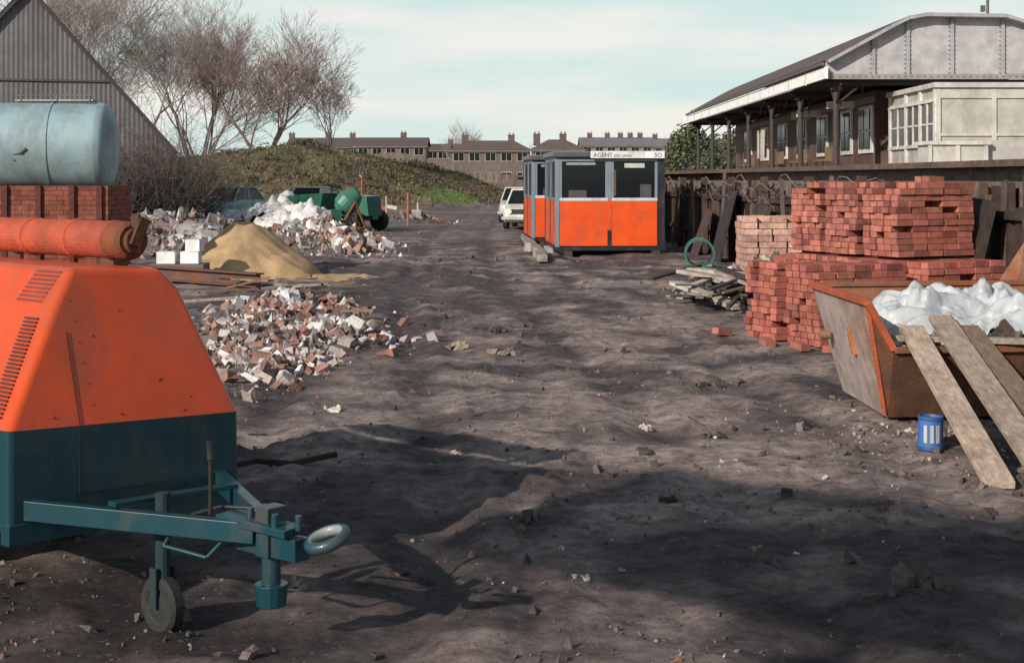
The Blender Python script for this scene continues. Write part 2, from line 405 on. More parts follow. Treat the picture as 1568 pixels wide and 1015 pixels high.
for (q,z,s) in ((.72,.92,.010),(.45,1.1,.007),(.6,1.2,.006),(.85,.85,.006)):
    md.cyl(fp(q,z,0),fp(q,z,.0015),s,s,7,(.25,.06,.02))
md.build('louvres_and_seams',M_plain,comp)
ms=MB(); s0=LC(-.50,.88,1.49); ad_=-ca
prof=[(0,.03),(0,.072),(.02,.085),(.12,.085),(.125,.090),(.15,.090),(.155,.085),(.42,.085),(.425,.092),(.45,.092),(.455,.085),(.8,.085),(.805,.092),(.83,.092),(.835,.085),(1.7,.085),(1.72,.0)]
ms.rev(s0,ad_,prof,28,lambda j:(.03,.015,.012) if j<1 else ((.13,.035,.02) if j<3 else ((.32,.06,.03) if j<7 else (.42,.07,.03))))
for t in (.2,1.0): ms.beam(s0+ad_*t-Vector((0,0,.14)),s0+ad_*t-Vector((0,0,.08)),.06,.05,(.1,.05,.04))
ms.cyl(s0-ad_*.03,s0+ad_*.06,.055,.055,16,(.03,.02,.02)); ms.beam(s0+Vector((0,0,.06))-ad_*.02,s0+Vector((0,0,.12))-ad_*.02,.03,.03,(.05,.03,.02))
ms.beam(s0+Vector((-.03,0,-.02))-ad_*.06,s0+Vector((.05,0,.10))-ad_*.0,.02,.05,(.05,.03,.02))
ms.build('exhaust_silencer',M_rust,comp,smooth=False)
mf=MB()
mf.beam(LC(-.1,.04,.46),LC(.82,.51,.46),.045,.075,TE); mf.beam(LC(-.1,1.02,.50),LC(.82,.58,.47),.045,.075,TE)
mf.beam(LC(-.02,.0,.37),LC(-.02,1.06,.42),.06,.08,TE)
mf.beam(LC(.30,.25,.51),LC(.30,.82,.53),.05,.02,TE)
mf.beam(LC(.66,.5,.50),LC(.99,.55,.485),.11,.03,TE)
mf.beam(LC(.70,.55,.42),LC(1.02,.56,.425),.07,.08,TE)
mf.beam(LC(.86,.55,.38),LC(.86,.55,.56),.09,.07,TE,up=ca)
mf.cyl(LC(.86,.55,.38),LC(.86,.55,.24),.035,.035,14,TE); mf.cyl(LC(.86,.55,.28),LC(.86,.55,.20),.062,.055,14,TE)
mf.cyl(LC(.62,.46,.5),LC(.62,.46,.74),.009,.009,8,(.02,.02,.02)); mf.cyl(LC(.62,.46,.70),LC(.61,.46,.77),.014,.013,8,(.02,.02,.02))
for (a_,q_) in ((1.0,.56),(.93,.51),(.78,.52),(.76,.6)): mf.cyl(LC(a_,q_,.49),LC(a_,q_,.545),.014,.014,8,TE)
for (p,q) in ((LC(.50,.34,.38),LC(.68,.40,.36)),(LC(.68,.40,.36),LC(.70,.46,.42)),(LC(.50,.34,.38),LC(.50,.38,.43))): mf.cyl(p,q,.009,.009,6,TE)
P=[LC(.45,.5,.47),LC(.6,.52,.52),LC(.72,.56,.53),LC(.85,.6,.50),LC(.95,.6,.44),LC(.9,.58,.36)]
for p,q in zip(P,P[1:]): mf.cyl(p,q,.008,.008,6,(.02,.03,.03))
mf.build('drawbar',M_paint,comp,bevel=.006)
me_=MB(); c0=LC(1.13,.58,.48); RR=.068; rr=.018
nu=28;nv=10
up=(Vector((0,0,1))+ca*-.12-cb*.35).normalized(); ux=(ca-up*ca.dot(up)).normalized(); uy=up.cross(ux)
for i in range(nu):
    for j in range(nv):
        P=[]
        for (a_,b_) in ((i,j),(i+1,j),(i+1,j+1),(i,j+1)):
            th=2*math.pi*a_/nu;ph=2*math.pi*b_/nv
            d=ux*math.cos(th)+uy*math.sin(th)
            P.append(c0+d*(RR+rr*math.cos(ph))+up*(rr*math.sin(ph)*1.2))
        me_.poly(P,(.25,.3,.3) if math.cos(2*math.pi*j/nv)<-.2 else (.008,.06,.08))
o=me_.build('towing_eye',M_paint,comp,smooth=True);weld(o)
mw=MB(); TY=(.018,.018,.018)
def wheel(mb,c,ax,r,w,hub=(.3,.3,.3)):
    c=Vector(c);ax=Vector(ax).normalized()
    mb.rev(c-ax*w/2,ax,[(0,0.0),(0,r*.3),(w*.1,r*.55)],20,hub)
    mb.rev(c-ax*w/2,ax,[(w*.1,r*.55),(0,r*.62),(0,r*.88),(w*.2,r),(w*.8,r),(w,r*.88),(w,r*.6),(w*.8,r*.5),(w*.8,0)],24,TY)
wheel(mw,LC(-1.25,.08,.30),cb,.30,.17,(.4,.1,.02)); wheel(mw,LC(-1.25,.98,.36),cb,.30,.17,(.4,.1,.02))
wheel(mw,LC(.38,.42,.13),cb,.11,.06,(.015,.02,.02)); mw.cyl(LC(.38,.42,.16),LC(.38,.42,.55),.028,.028,12,(.006,.025,.03))  # jockey wheel hub and post coloured dark to stand in for shade
mw.beam(LC(.38,.38,.12),LC(.38,.38,.27),.04,.01,(.006,.025,.03),up=cb);mw.beam(LC(.38,.46,.12),LC(.38,.46,.27),.04,.01,(.006,.025,.03),up=cb)
mw.cyl(LC(-1.25,.0,.32),LC(-1.25,1.0,.38),.03,.03,8,TY)
mw.build('wheels_and_jockey',M_plain,comp)

# ---------------------------------------------------------------- storage tank
tank=empty('storage_tank')
mb=MB(); ax=Vector((1,.10,0)).normalized(); e=Vector((-6.62,24,2.24)); Rt=.74
BL=(.24,.35,.375)
M_tank=vmat('tank_paint',.5,.2,1.5,.05,8,0,(.12,.13,.125),.7,1.6,0,.02,None,.44)
pr=[(-.02-.24*(1-math.sqrt(max(0,1-(r/Rt)**2))),r) for r in [0,.15,.3,.45,.55,.62,.68,.72,.735,.74]]
pr+=[(-.30,.755),(-.33,.755),(-.33,.742),(-1.05,.742),(-1.05,.757),(-1.09,.757),(-1.09,.742),(-3.6,.742),(-3.8,.5),(-3.85,0)]
mb.rev(e,ax,pr,48,BL); o=mb.build('shell',M_tank,tank,smooth=True)
md=o.modifiers.new('es','EDGE_SPLIT'); md.split_angle=math.radians(35)
mb=MB()
mb.beam((-8.3,23.9,3.02),(-7.0,23.9,3.02),.3,.03,(.25,.3,.3))
for x in (-8.2,-7.6,-7.05):
    mb.cyl((x,23.75,3.0),(x,23.75,3.10),.015,.015,6,(.1,.12,.12))
mb.cyl((-8.3,23.75,3.10),(-7.0,23.75,3.10),.012,.012,6,(.1,.12,.12))
for (p,q) in (((-8.6,23.2,2.33),(-8.1,23.16,2.18)),((-8.1,23.16,2.18),(-8.1,23.16,2.0)),((-8.7,23.15,2.05),(-8.0,23.14,2.12)),((-8.7,23.15,2.10),(-8.3,23.13,2.22)),((-8.0,23.12,2.12),(-7.9,23.12,2.2))): mb.cyl(p,q,.025,.025,8,(.04,.05,.055))
for k,(xx,zz,w) in enumerate([(-7.35,2.52,.16),(-7.33,2.43,.12),(-7.38,2.2,.3),(-7.38,2.1,.34)]):
    th=math.asin((zz-2.24)/.75); mb.box((xx,24-.747*math.cos(th)-.06,zz),(w,.012,.03),(.45,.55,.56),Euler((-th,0,.1)).to_matrix())
mb.build('pipes_and_walkway',M_pale,tank)
mb=MB()
BR=(.20,.065,.045)
nz=20;x0,x1=-9.4,-6.62
for k in range(nz):
    z=k*.08; xx=x0-(.11 if k%2 else 0)
    while xx<x1:
        xa=max(x0,xx);xb=min(x1,xx+.222)
        if xb-xa>.03: mb.bb(xa,xb,23.3,23.42,z,z+.074,vary(BR,.22))
        xx+=.228
    yy=23.43
    while yy<24.7:
        mb.bb(x1-.1,x1-.002,yy,min(24.7,yy+.208),z,z+.074,vary(BR,.22)); yy+=.215
mb.bb(-9.4,-6.66,23.34,24.66,0,1.57,(.12,.07,.055))
for x in (-8.3,-7.75,-7.2,-6.75): mb.bb(x-.045,x+.045,23.24,23.298,0,1.6,(.10,.035,.03))
mb.build('brick_plinth',M_brick,tank)

# ---------------------------------------------------------------- barn
barn=empty('corrugated_barn')
C0=Vector((-11.2,47,0)); gd=Vector((-.97,-.26,0)).normalized(); dd_=Vector((-.26,.97,0)).normalized()
PK=4.55; Z0=2.7; ZP=7.9
def rz(s): return Z0+(ZP-Z0)*(s/PK if s<PK else max(0,2-s/PK))
mb=MB(); s=0; st=.075; k=0
while s<2*PK-.01:
    o0=.016*(k%2); o1=.016*((k+1)%2)
    s2=min(2*PK,s+st)
    c=vary((.125,.118,.125) if int(s/.9)%2 else (.108,.10,.108),.07)
    P=[C0+gd*s-dd_*o0,C0+gd*s2-dd_*o1,C0+gd*s2-dd_*o1+Vector((0,0,rz(s2))),C0+gd*s-dd_*o0+Vector((0,0,rz(s)))]
    mb.poly(P,c)
    s=s2;k+=1
for j in range(240):
    a_=C0+dd_*(j*.075)+Vector((.02*(j%2),0,0)); b_=C0+dd_*((j+1)*.075)+Vector((.02*((j+1)%2),0,0))
    mb.poly([a_,b_,b_+Vector((0,0,Z0)),a_+Vector((0,0,Z0))],(.11,.10,.105))
mb.build('walls',M_sheet,barn)
mb=MB()
for (sa,sb) in ((-.12,PK),(PK,2*PK)):
    def q(s,y,dz): return C0+gd*s+dd_*y+Vector((0,0,(Z0+(ZP-Z0)*s/PK if sa<0 else rz(s))+dz))
    n_=90
    for j in range(n_):
        y0=-.2+18.2*j/n_;y1=-.2+18.2*(j+1)/n_
        mb.poly([q(sa,y0,.05+.03*(j%2)),q(sb,y0,.05+.03*(j%2)),q(sb,y1,.05+.03*((j+1)%2)),q(sa,y1,.05+.03*((j+1)%2))],vary((.09,.08,.085),.1))
    mb.beam(q(sa,-.16,-.02),q(sb,-.16,-.02),.06,.14,(.04,.035,.035))
mb.build('roof',M_sheet,barn)
mb=MB()
mb.beam(C0+Vector((0,0,2.1))-dd_*.06,C0+gd*2*PK+Vector((0,0,2.1))-dd_*.06,.03,.06,(.07,.065,.07))
mb.beam(C0+gd*2.1+Vector((0,0,4.9))-dd_*.06,C0+gd*7+Vector((0,0,4.9))-dd_*.06,.03,.06,(.07,.065,.07))
mb.build('rails',M_plain,barn)

# ---------------------------------------------------------------- trees
def tree(name,x,y,h,spread=.5,trunks=3,seed=1,depth=6,col=(.2,.165,.15),base_r=.14,lean=0.0,dens=.4):
    random.seed(seed); mb=MB(); z0=gh(x,y,False)-.2
    def br(p,d,l,r,dep):
        nseg=3 if dep<3 else 2
        for i in range(nseg):
            d=(d+Vector((U(-1,1),U(-1,1),U(-.3,.8)))*.13).normalized()
            q=p+d*(l/nseg); r2=r*.86
            c=vary(col,.25)
            if dep>=3: c=(c[0]*1.15,c[1]*1.08,c[2]*1.06)
            mb.cyl(p,q,max(r,.008),max(r2,.0065),5 if dep<2 else 3,c,False)
            p=q;r=r2
            if dep<depth and (i>0 or R()<.5):
                for k in range(1 if dep<2 else (2 if R()<dens else 1)):
                    sd=(d+Vector((U(-1,1),U(-1,1),U(-.35,.6)))*(.65+spread*.5)).normalized()
                    br(p,sd,l*U(.58,.82),r*.58,dep+1)
        if dep<depth:
            br(p,(d+Vector((U(-1,1),U(-1,1),U(-.1,.6)))*.3).normalized(),l*.78,r*.8,dep+1)
    for t in range(trunks):
        a_=U(0,6.3)
        d=Vector((math.cos(a_)*spread*.6+lean,math.sin(a_)*spread*.5,1)).normalized()
        br(Vector((x+math.cos(a_)*.3,y+math.sin(a_)*.3,z0)),d,h*U(.24,.30),base_r*U(.7,1),0)
    return mb.build(name,M_bark)
tree('bare_tree',-30.5,98,15.5,.6,3,11,base_r=.17)
tree('bare_tree',-26.0,97,15,.65,3,12,base_r=.16,col=(.25,.22,.2))
tree('bare_tree',-21.5,99,11.5,.75,4,13,base_r=.14,col=(.21,.165,.15))
tree('bare_tree',-17.2,98,10.6,.85,4,14,base_r=.15,col=(.21,.16,.15))
tree('bare_tree',-34,105,16,.6,2,15,base_r=.18,col=(.25,.22,.2))
tree('bare_tree',-12.4,100,8.0,.4,2,16,base_r=.09,col=(.30,.27,.25),dens=.25)
tree('bare_tree',-24,108,14.5,.65,3,17,base_r=.14,col=(.26,.23,.21))
random.seed(99)
def bush(name,cx,cy,rx,ry,h,n,col,leaf=None,nl=0):
    mb=MB()
    for i in range(n):
        a_=U(0,6.3);q=R()**.5; x=cx+rx*q*math.cos(a_);y=cy+ry*q*math.sin(a_);z=gh(x,y,False)-.05
        d=Vector((U(-.7,.7),U(-.7,.7),1)).normalized(); p=Vector((x,y,z)); l=h*U(.5,1.05)*(1-.35*q); r=.016
        c=vary(col,.3)
        for k in range(4):
            d=(d+Vector((U(-1,1),U(-1,1),U(-.6,.3)))*.3).normalized(); q2=p+d*l/4
            mb.cyl(p,q2,r,r*.75,3,c,False);
            if k>0:
                for _ in range(2): mb.cyl(q2,q2+Vector((U(-1,1),U(-1,1),U(-.2,1))).normalized()*l*.22,r*.5,r*.35,3,c,False)
            p=q2;r*=.8
    for i in range(nl):
        a_=U(0,6.3);e_=U(0,1.57);q=U(.5,1)**.5
        lump=1+.35*fb(math.cos(a_)*2,math.sin(a_)*2,e_*2+cx,3)
        x=cx+rx*q*lump*math.cos(a_)*math.cos(e_);y=cy+ry*q*lump*math.sin(a_)*math.cos(e_);z=gh(x,y,False)+h*q*lump*math.sin(e_)*.9
        s=U(.05,.14)*max(1,h/3); u=Vector((U(-1,1),U(-1,1),U(-1,1))).normalized()*s; v=u.orthogonal().normalized()*s*.7
        p=Vector((x,y,z)); mb.poly([p-u,p+v,p+u,p-v],vary(leaf,.35))
    return mb.build(name,M_plant)
bush('bramble_thicket',-11.0,45.0,1.5,1.6,4.4,700,(.12,.10,.09))
bush('bramble_thicket',-12.6,43,1.4,1.6,3.6,450,(.10,.085,.075))
bush('shrub',14.0,112,3.0,3,4.6,200,(.12,.1,.07),(.10,.12,.06),4500)
bush('shrub',19.5,118,3.5,3,4.5,200,(.12,.1,.07),(.09,.10,.055),3500)
bush('shrub',-7,130,5,3,1.2,200,(.12,.09,.07),(.12,.10,.06),2000)
bush('shrub',5,128,5,3,2.4,200,(.12,.09,.07),(.10,.10,.06),2500)
tree('bare_tree',-8.5,205,9,.7,3,22,depth=5,base_r=.2,col=(.2,.17,.16))

mb=MB()
for i in range(19000):
    x=U(-26,2.5); y=U(73,122)
    if y>100 and x<-11: continue
    if mound(x,y)<.25: continue
    z=gh(x,y,False)
    gr=math.exp(-((x+3.6)/1.8)**2-((y-84)/5)**2)
    nn_=fb(x*.2,y*.2,50,3)
    if gr>.35: c=(.12,.17,.05); hh_=.06
    elif nn_>.12: c=(.070,.076,.036); hh_=.16
    elif nn_>-.12: c=(.18,.145,.08); hh_=.15
    else: c=(.10,.075,.055); hh_=.2
    for k in range(3):
        p=Vector((x+U(-.2,.2),y+U(-.2,.2),z-.03)); w=Vector((U(-1,1),U(-.5,.5),0)).normalized()*U(.03,.08)
        mb.poly([p-w,p+w,p+Vector((U(-.15,.15),U(-.15,.15),hh_*U(.5,1.4)))],vary(c,.4))
mb.build('rough_grass',M_plant)
mb=MB()
for i in range(90):
    x=U(-22,0);y=U(76,100)
    if mound(x,y)<.5: continue
    z=gh(x,y,False); c=random.choice([(.08,.07,.045),(.12,.09,.06),(.06,.065,.03)]); s0_=U(.2,.55)
    for k in range(60):
        p=Vector((x,y,z))+Vector((U(-1,1)*s0_*1.6,U(-1,1)*s0_,U(0,1)*s0_)); u=Vector((U(-1,1),U(-1,1),U(0,1)))*U(.05,.14); v=u.orthogonal()*.5
        mb.poly([p-u,p+v,p+u],vary(c,.4))
mb.build('scrub',M_plant)

# ---------------------------------------------------------------- houses
def terrace(name,x0,x1,y,zb,ze,zr,wall,roof,chim,nwin,depth=8,hip=False):
    e=empty(name); mb=MB()
    mb.bb(x0,x1,y,y+depth,zb,ze,wall)
    for xx in (x0,x1): mb.poly([(xx,y,ze),(xx,y+depth,ze),(xx,y+depth/2,zr-.12)],wall)
    mb.build('walls',M_wall,e)
    mb=MB(); hx=2.5 if hip else 0
    mb.poly([(x0-.3,y-.4,ze-.1),(x1+.3,y-.4,ze-.1),(x1+.3-hx,y+depth/2,zr),(x0-.3+hx,y+depth/2,zr)],roof)
    mb.poly([(x1+.3,y+depth+.4,ze-.1),(x0-.3,y+depth+.4,ze-.1),(x0-.3+hx,y+depth/2,zr),(x1+.3-hx,y+depth/2,zr)],roof)
    if hip:
        mb.poly([(x0-.3,y-.4,ze-.1),(x0-.3+hx,y+depth/2,zr),(x0-.3,y+depth+.4,ze-.1)],roof);mb.poly([(x1+.3,y-.4,ze-.1),(x1+.3,y+depth+.4,ze-.1),(x1+.3-hx,y+depth/2,zr)],roof)
    mb.bb(x0-.3,x1+.3,y-.45,y-.41,ze-.30,ze-.15,(.2,.18,.17))
    mb.build('roof',M_wall,e)
    mb=MB()
    for c in chim:
        mb.bb(c-.45,c+.45,y+depth/2-.4,y+depth/2+.4,zr-.8,zr+.65,(.12,.085,.08)); mb.bb(c-.52,c+.52,y+depth/2-.47,y+depth/2+.47,zr+.65,zr+.75,(.15,.12,.11))
        for k in (-.25,.25): mb.cyl((c+k,y+depth/2,zr+.75),(c+k,y+depth/2,zr+1.05),.11,.09,6,(.22,.1,.07))
    mb.build('chimneys',M_wall,e)
    mw=MB(); mgz=MB()
    for k in range(nwin):
        xc=x0+(x1-x0)*(k+.5)/nwin
        for z in (ze-1.0,ze-3.6):
            mw.bb(xc-.75,xc+.75,y-.06,y-.01,z-.6,z+.6,(.36,.35,.33)); mgz.bb(xc-.66,xc-.04,y-.09,y-.065,z-.5,z+.5,(.02,.02,.02)); mgz.bb(xc+.04,xc+.66,y-.09,y-.065,z-.5,z+.5,(.02,.02,.02))
    mw.build('window_frames',M_wall,e); mgz.build('window_panes',M_glass,e)
px=lambda p,d:(p-784)*d/2178
BW=(.14,.105,.095); RF=(.105,.082,.080)
terrace('brick_terrace',px(440,235),px(560,235),235,1,7.2,8.7,BW,RF,[px(447,239),px(503,239),px(540,239)],5)
terrace('brick_terrace',px(545,220),px(652,220),220,1,7.0,8.3,(.16,.115,.10),RF,[px(618,224)],5)
terrace('brick_terrace',px(655,240),px(700,240),240,1,6.8,7.8,BW,RF,[px(690,244)],3)
terrace('brick_house',px(690,190),px(812,190),190,1,5.7,7.0,(.15,.115,.10),(.115,.088,.08),[px(712,194),px(783,194)],5,8,True)
terrace('brick_house',px(815,185),px(893,185),185,1,5.7,7.0,(.17,.125,.105),(.12,.09,.08),[px(822,189),px(862,189)],3,8,True)
terrace('brick_terrace',px(890,260),px(1000,260),260,1,8.0,9.5,(.2,.185,.19),(.16,.15,.16),[px(c,264) for c in (903,930,950,965,980)],6)  # two farthest rows: distance haze painted in as paler, bluer tints
terrace('brick_terrace',px(1000,270),px(1135,270),270,1,8.0,9.6,(.21,.195,.2),(.17,.16,.17),[px(c,274) for c in (1003,1030,1075,1110)],7)
mb=MB()
for i in range(80):
    x=-22+i*.42; mb.bb(x,x+.36,150,150.05,gh(x,150,False)-.3,gh(x,150,False)+1.2,vary((.16,.13,.11),.2))
mb.build('board_fence',M_wood)

# ---------------------------------------------------------------- platform & fence
def fx(y): return 6.4-.055*y
ZPF=1.92
plat=empty('station_platform')
mb=MB()
Y0,Y1=6,110
mb.hexa([(fx(Y0)+.12,Y0,0),(26,Y0,0),(26,Y1,0),(fx(Y1)+.12,Y1,0),(fx(Y0)+.12,Y0,ZPF-.08),(26,Y0,ZPF-.08),(26,Y1,ZPF-.08),(fx(Y1)+.12,Y1,ZPF-.08)],(.18,.14,.12))
mb.build('deck_fill',M_stone,plat)
mb=MB()
y=Y0
while y<Y1:
    y2=y+.9
    mb.hexa([(fx(y)-.12,y,ZPF-.077),(fx(y)+.6,y,ZPF-.077),(fx(y2)+.6,y2-.02,ZPF-.077),(fx(y2)-.12,y2-.02,ZPF-.077),(fx(y)-.12,y,ZPF),(fx(y)+.6,y,ZPF),(fx(y2)+.6,y2-.02,ZPF),(fx(y2)-.12,y2-.02,ZPF)],vary((.13,.09,.075),.15)); y=y2
mb.build('coping_slabs',M_stone,plat)
fence=MB(); y=8
while y<75:
    w=U(.13,.24); h=U(1.35,1.68); ln=U(-.07,.07)
    c=vary(random.choice([(.045,.032,.027),(.06,.042,.035),(.10,.07,.055),(.035,.027,.025),(.14,.10,.08)]),.25)
    fence.hexa([(fx(y)-.02+U(0,.05),y,0),(fx(y)+.04,y,0),(fx(y)+.04,y+w,0),(fx(y)-.02,y+w,0),(fx(y)-.02,y+ln,h),(fx(y)+.04,y+ln,h),(fx(y)+.04,y+w+ln,h+U(-.03,.03)),(fx(y)-.02,y+w+ln,h)],c)
    y+=w+U(.01,.07)
for y in range(9,75,3):
    fence.box((fx(y)-.12,y,.85),(.13,.13,1.8),(.07,.05,.04),Euler((U(-.08,.08),U(-.04,.08),0)).to_matrix())
for z in (.5,1.3): fence.beam((fx(8)-.05,8,z),(fx(74)-.05,74,z),.05,.09,(.05,.04,.035))
fence.build('timber_fence',M_wood)
mb=MB()
for (y,h,ln) in ((22,1.75,.2),(24.5,1.7,-.35),(27,1.6,.4),(30,1.85,.1),(33,1.7,-.3),(36,1.75,.3),(40,1.8,.1),(19.5,1.7,.15)):
    mb.beam((fx(y)-.35,y,0),(fx(y)-.3+ln*.5,y+ln,h),.06,.06,vary((.13,.10,.085),.25),up=Vector((0,1,0)))
P=[]
for k in range(60):
    y=19.5+k*.36; P.append(Vector((fx(y)-.32,y,1.62+.10*math.cos(k*1.3)+.09*math.sin(k*.57))))
for p,q in zip(P,P[1:]): mb.cyl(p,q,.008,.008,4,(.24,.2,.18),False); mb.cyl(p-Vector((0,0,.28)),q-Vector((0,0,.22)),.006,.006,4,(.2,.18,.17),False)
mb.build('concrete_post_fence',M_stone)
mb=MB()
for (y,w,h,c) in ((15.6,.9,1.45,(.05,.035,.03)),(17.2,1.2,1.5,(.04,.035,.035)),(19,1.0,1.3,(.05,.045,.04)),(26,1.6,1.2,(.06,.05,.045)),(29,1.2,1.45,(.04,.035,.035)),(31.5,1.0,1.0,(.09,.06,.05))):
    X=fx(y)-.25; mb.hexa([(X-.35,y,0),(X-.31,y,0),(X-.31,y+w,0),(X-.35,y+w,0),(X,y,h),(X+.04,y,h),(X+.04,y+w,h+.05),(X,y+w,h+.05)],c)
mb.build('leaning_boards',M_wood)

# ---------------------------------------------------------------- station building
st=empty('station_building')
YA,YB=43.5,77.0
prof=[(9.6,4.85),(9.6,5.28),(10.6,5.83),(11.6,6.38),(12.05,6.60),(12.6,6.70),(15.0,6.66),(15.6,6.48),(16.4,5.95),(17.4,5.2),(17.4,4.85)]
mb=MB()
for (a1,a2) in zip(prof[1:],prof[2:-1]):
    n_=56
    for j in range(n_):
        y0=YA-.35+(YB-YA+.7)*j/n_; y1=YA-.35+(YB-YA+.7)*(j+1)/n_
        mb.poly([(a1[0],y0,a1[1]+.06),(a2[0],y0,a2[1]+.06),(a2[0],y1-.03,a2[1]+.06),(a1[0],y1-.03,a1[1]+.06)],vary((.10,.07,.062),.12))
        mb.poly([(a1[0],y0,a1[1]),(a1[0],y1,a1[1]),(a2[0],y1,a2[1]),(a2[0],y0,a2[1])],(.06,.045,.04))
mb.build('roof',M_sheet,st)
mb=MB(); GW=(.37,.365,.375)
bot=4.88
pp=[p for p in prof[1:-1]]
for (a1,a2) in zip(pp,pp[1:]):
    mb.hexa([(a1[0],YA,bot),(a2[0],YA,bot),(a2[0],YA+.1,bot),(a1[0],YA+.1,bot),(a1[0],YA,a1[1]),(a2[0],YA,a2[1]),(a2[0],YA+.1,a2[1]),(a1[0],YA+.1,a1[1])],GW)
    mb.beam((a1[0],YA-.2,a1[1]+.0),(a2[0],YA-.2,a2[1]+.0),.4,.10,(.33,.325,.335))
for x in (11.05,12.1,13.45,15.0,16.2):
    z1=interp(pp,x)-.08
    mb.bb(x-.05,x+.05,YA-.07,YA-.005,bot,z1,(.32,.315,.325))
    z=bot+.08
    while z<z1: mb.box((x+.09,YA-.02,z),(.03,.03,.03),(.2,.19,.2)); mb.box((x-.09,YA-.02,z),(.03,.03,.03),(.2,.19,.2)); z+=.14
mb.bb(9.6,17.4,YA-.06,YA-.004,bot-.12,bot+.04,(.25,.24,.24))
x=9.8
while x<17.3: mb.box((x,YA-.075,bot-.04),(.03,.03,.03),(.12,.11,.11)); x+=.2
mb.build('gable_end',M_pale,st)
mb=MB()
y=YA-.3
while y<YB:
    mb.bb(9.5,9.6,y,y+2.75,4.76,5.12,(.85,.84,.82)); mb.bb(9.485,9.5,y+2.7,y+2.82,4.72,5.14,(.5,.5,.5)); y+=2.8
mb.cyl((9.44,YA-.3,5.20),(9.44,YB,5.20),.06,.06,8,(.12,.10,.10))
mb.bb(9.6,17.4,YB,YB+.1,4.7,5.0,(.12,.11,.10))
mb.build('white_fascia',M_plain,st)
mb=MB(); DKS=(.035,.026,.023)
# boarded soffit
y=YA+.05
while y<YB-.1:
    mb.bb(9.62,17.2,y,y+.34,4.735,4.755,vary((.05,.038,.032),.2)); y+=.345
mb.build('boarded_soffit',M_wood,st)
mb=MB()
for y in [YA+.4+k*5.4 for k in range(7)]:
    mb.bb(9.7,17.3,y-.06,y+.06,4.60,4.732,DKS)
    mb.cyl((10.0,y,ZPF),(10.0,y,4.6),.10,.08,12,(.05,.04,.036)); mb.box((10.0,y,4.5),(.30,.30,.10),DKS); mb.box((10,y,ZPF+.12),(.3,.3,.24),DKS)
    mb.beam((10.0,y,4.0),(10.7,y,4.58),.06,.06,DKS); mb.beam((10.0,y,4.0),(10.0,y-.7,4.6),.06,.06,DKS); mb.beam((10.0,y,4.0),(10.0,y+.7,4.6),.06,.06,DKS)
for k in range(40):
    x=U(10.2,11.6); y=U(YA,YB-2); mb.cyl((x,y,4.73),(x,y,4.73-U(.1,.35)),.02,.02,5,(.15,.13,.12))
mb.build('canopy_frame',M_plain,st)
mb=MB()
XW=11.8; wins=[(46.6,48.0),(49.4,50.6),(53.2,54.6),(57,58.4),(61,62.6),(65.5,67.0),(70,71.6)]
mb.bb(XW,16.5,46.2,75,ZPF-.05,4.6,(.085,.045,.035))
for (a1,a2) in wins: mb.bb(XW-.07,XW-.003,a1-.2,a2+.2,ZPF+.65,4.12,(.60,.58,.54))
mb.bb(XW-.045,XW-.001,46.2,75,4.2,4.42,(.22,.17,.13))
mb.build('walls',M_pale,st)
mb=MB()
for (a1,a2) in wins:
    m_=(a1+a2)/2
    for (p,q) in ((a1,m_-.06),(m_+.06,a2)):
        for (z0,z1) in ((ZPF+.8,ZPF+1.35),(ZPF+1.43,4.02)):
            mb.bb(XW-.11,XW-.075,p,q,z0,z1,DKS)
mb.build('window_panes',M_glass,st)
mb=MB()
mb.bb(11.0,12.1,56,56.05,4.05,4.35,(.6,.57,.5)); mb.cyl((11.2,56,4.35),(11.2,56,4.7),.02,.02,6,DKS); mb.cyl((11.9,56,4.35),(11.9,56,4.7),.02,.02,6,DKS)
mb.bb(10.6,10.65,60,61.5,2.6,3.8,(.55,.5,.42))
for (y,z) in ((52,4.1),(47,4.15)): mb.bb(10.4,11.3,y,y+.05,z-.12,z+.12,(.55,.5,.42)); mb.cyl((10.85,y,z),(10.85,y,4.7),.015,.015,6,DKS)
for k,(y,z) in enumerate(((48,2.1),(52.5,2.1),(57,2.1),(64,2.1))): mb.bb(10.5,10.9,y,y+1.4,ZPF+.4,ZPF+.46,(.2,.13,.08)); mb.bb(10.86,10.9,y,y+1.4,ZPF+.46,ZPF+.9,(.2,.13,.08)); mb.bb(10.5,10.56,y+.1,y+.16,ZPF,ZPF+.4,DKS); mb.bb(10.5,10.56,y+1.2,y+1.26,ZPF,ZPF+.4,DKS)
mb.build('signs_and_benches',M_wood,st)
mb=MB(); PW=(.41,.39,.345); PT=(.60,.58,.53)
XO,YO,YO2=11.95,40,44.9; ZT=4.28
mb.bb(XO,19,YO,YO2,ZPF-.02,ZT,PW)
mb.bb(XO-.12,19.1,YO-.14,YO2+.1,ZT,ZT+.14,(.50,.48,.44))
mb.bb(XO-.05,19,YO-.05,YO-.003,ZPF+1.0,ZPF+1.08,(.47,.45,.40))
mb.bb(XO-.05,19,YO-.05,YO-.003,ZT-.3,ZT-.003,(.47,.45,.40))
for x in (XO+.03,13.55,15.2,16.9): mb.bb(x-.06,x+.06,YO-.06,YO-.004,ZPF,ZT-.003,(.48,.46,.41))
for y in (40.06,41.5,43.0,44.8): mb.bb(XO-.07,XO-.004,y-.09,y+.09,ZPF,ZT-.003,PT)
for z in (ZPF+.75,ZT-.35): mb.bb(XO-.085,XO-.005,YO,YO2,z-.05,z+.05,PT)
for y in (40.8,42.25,43.9): mb.bb(XO-.06,XO-.02,y-.04,y+.04,ZPF+.8,ZT-.4,PT)
for y0,y1 in ((40.13,41.43),(41.57,42.93),(43.07,44.73)): mb.bb(XO-.055,XO-.02,y0,y1,3.25,3.30,PT)
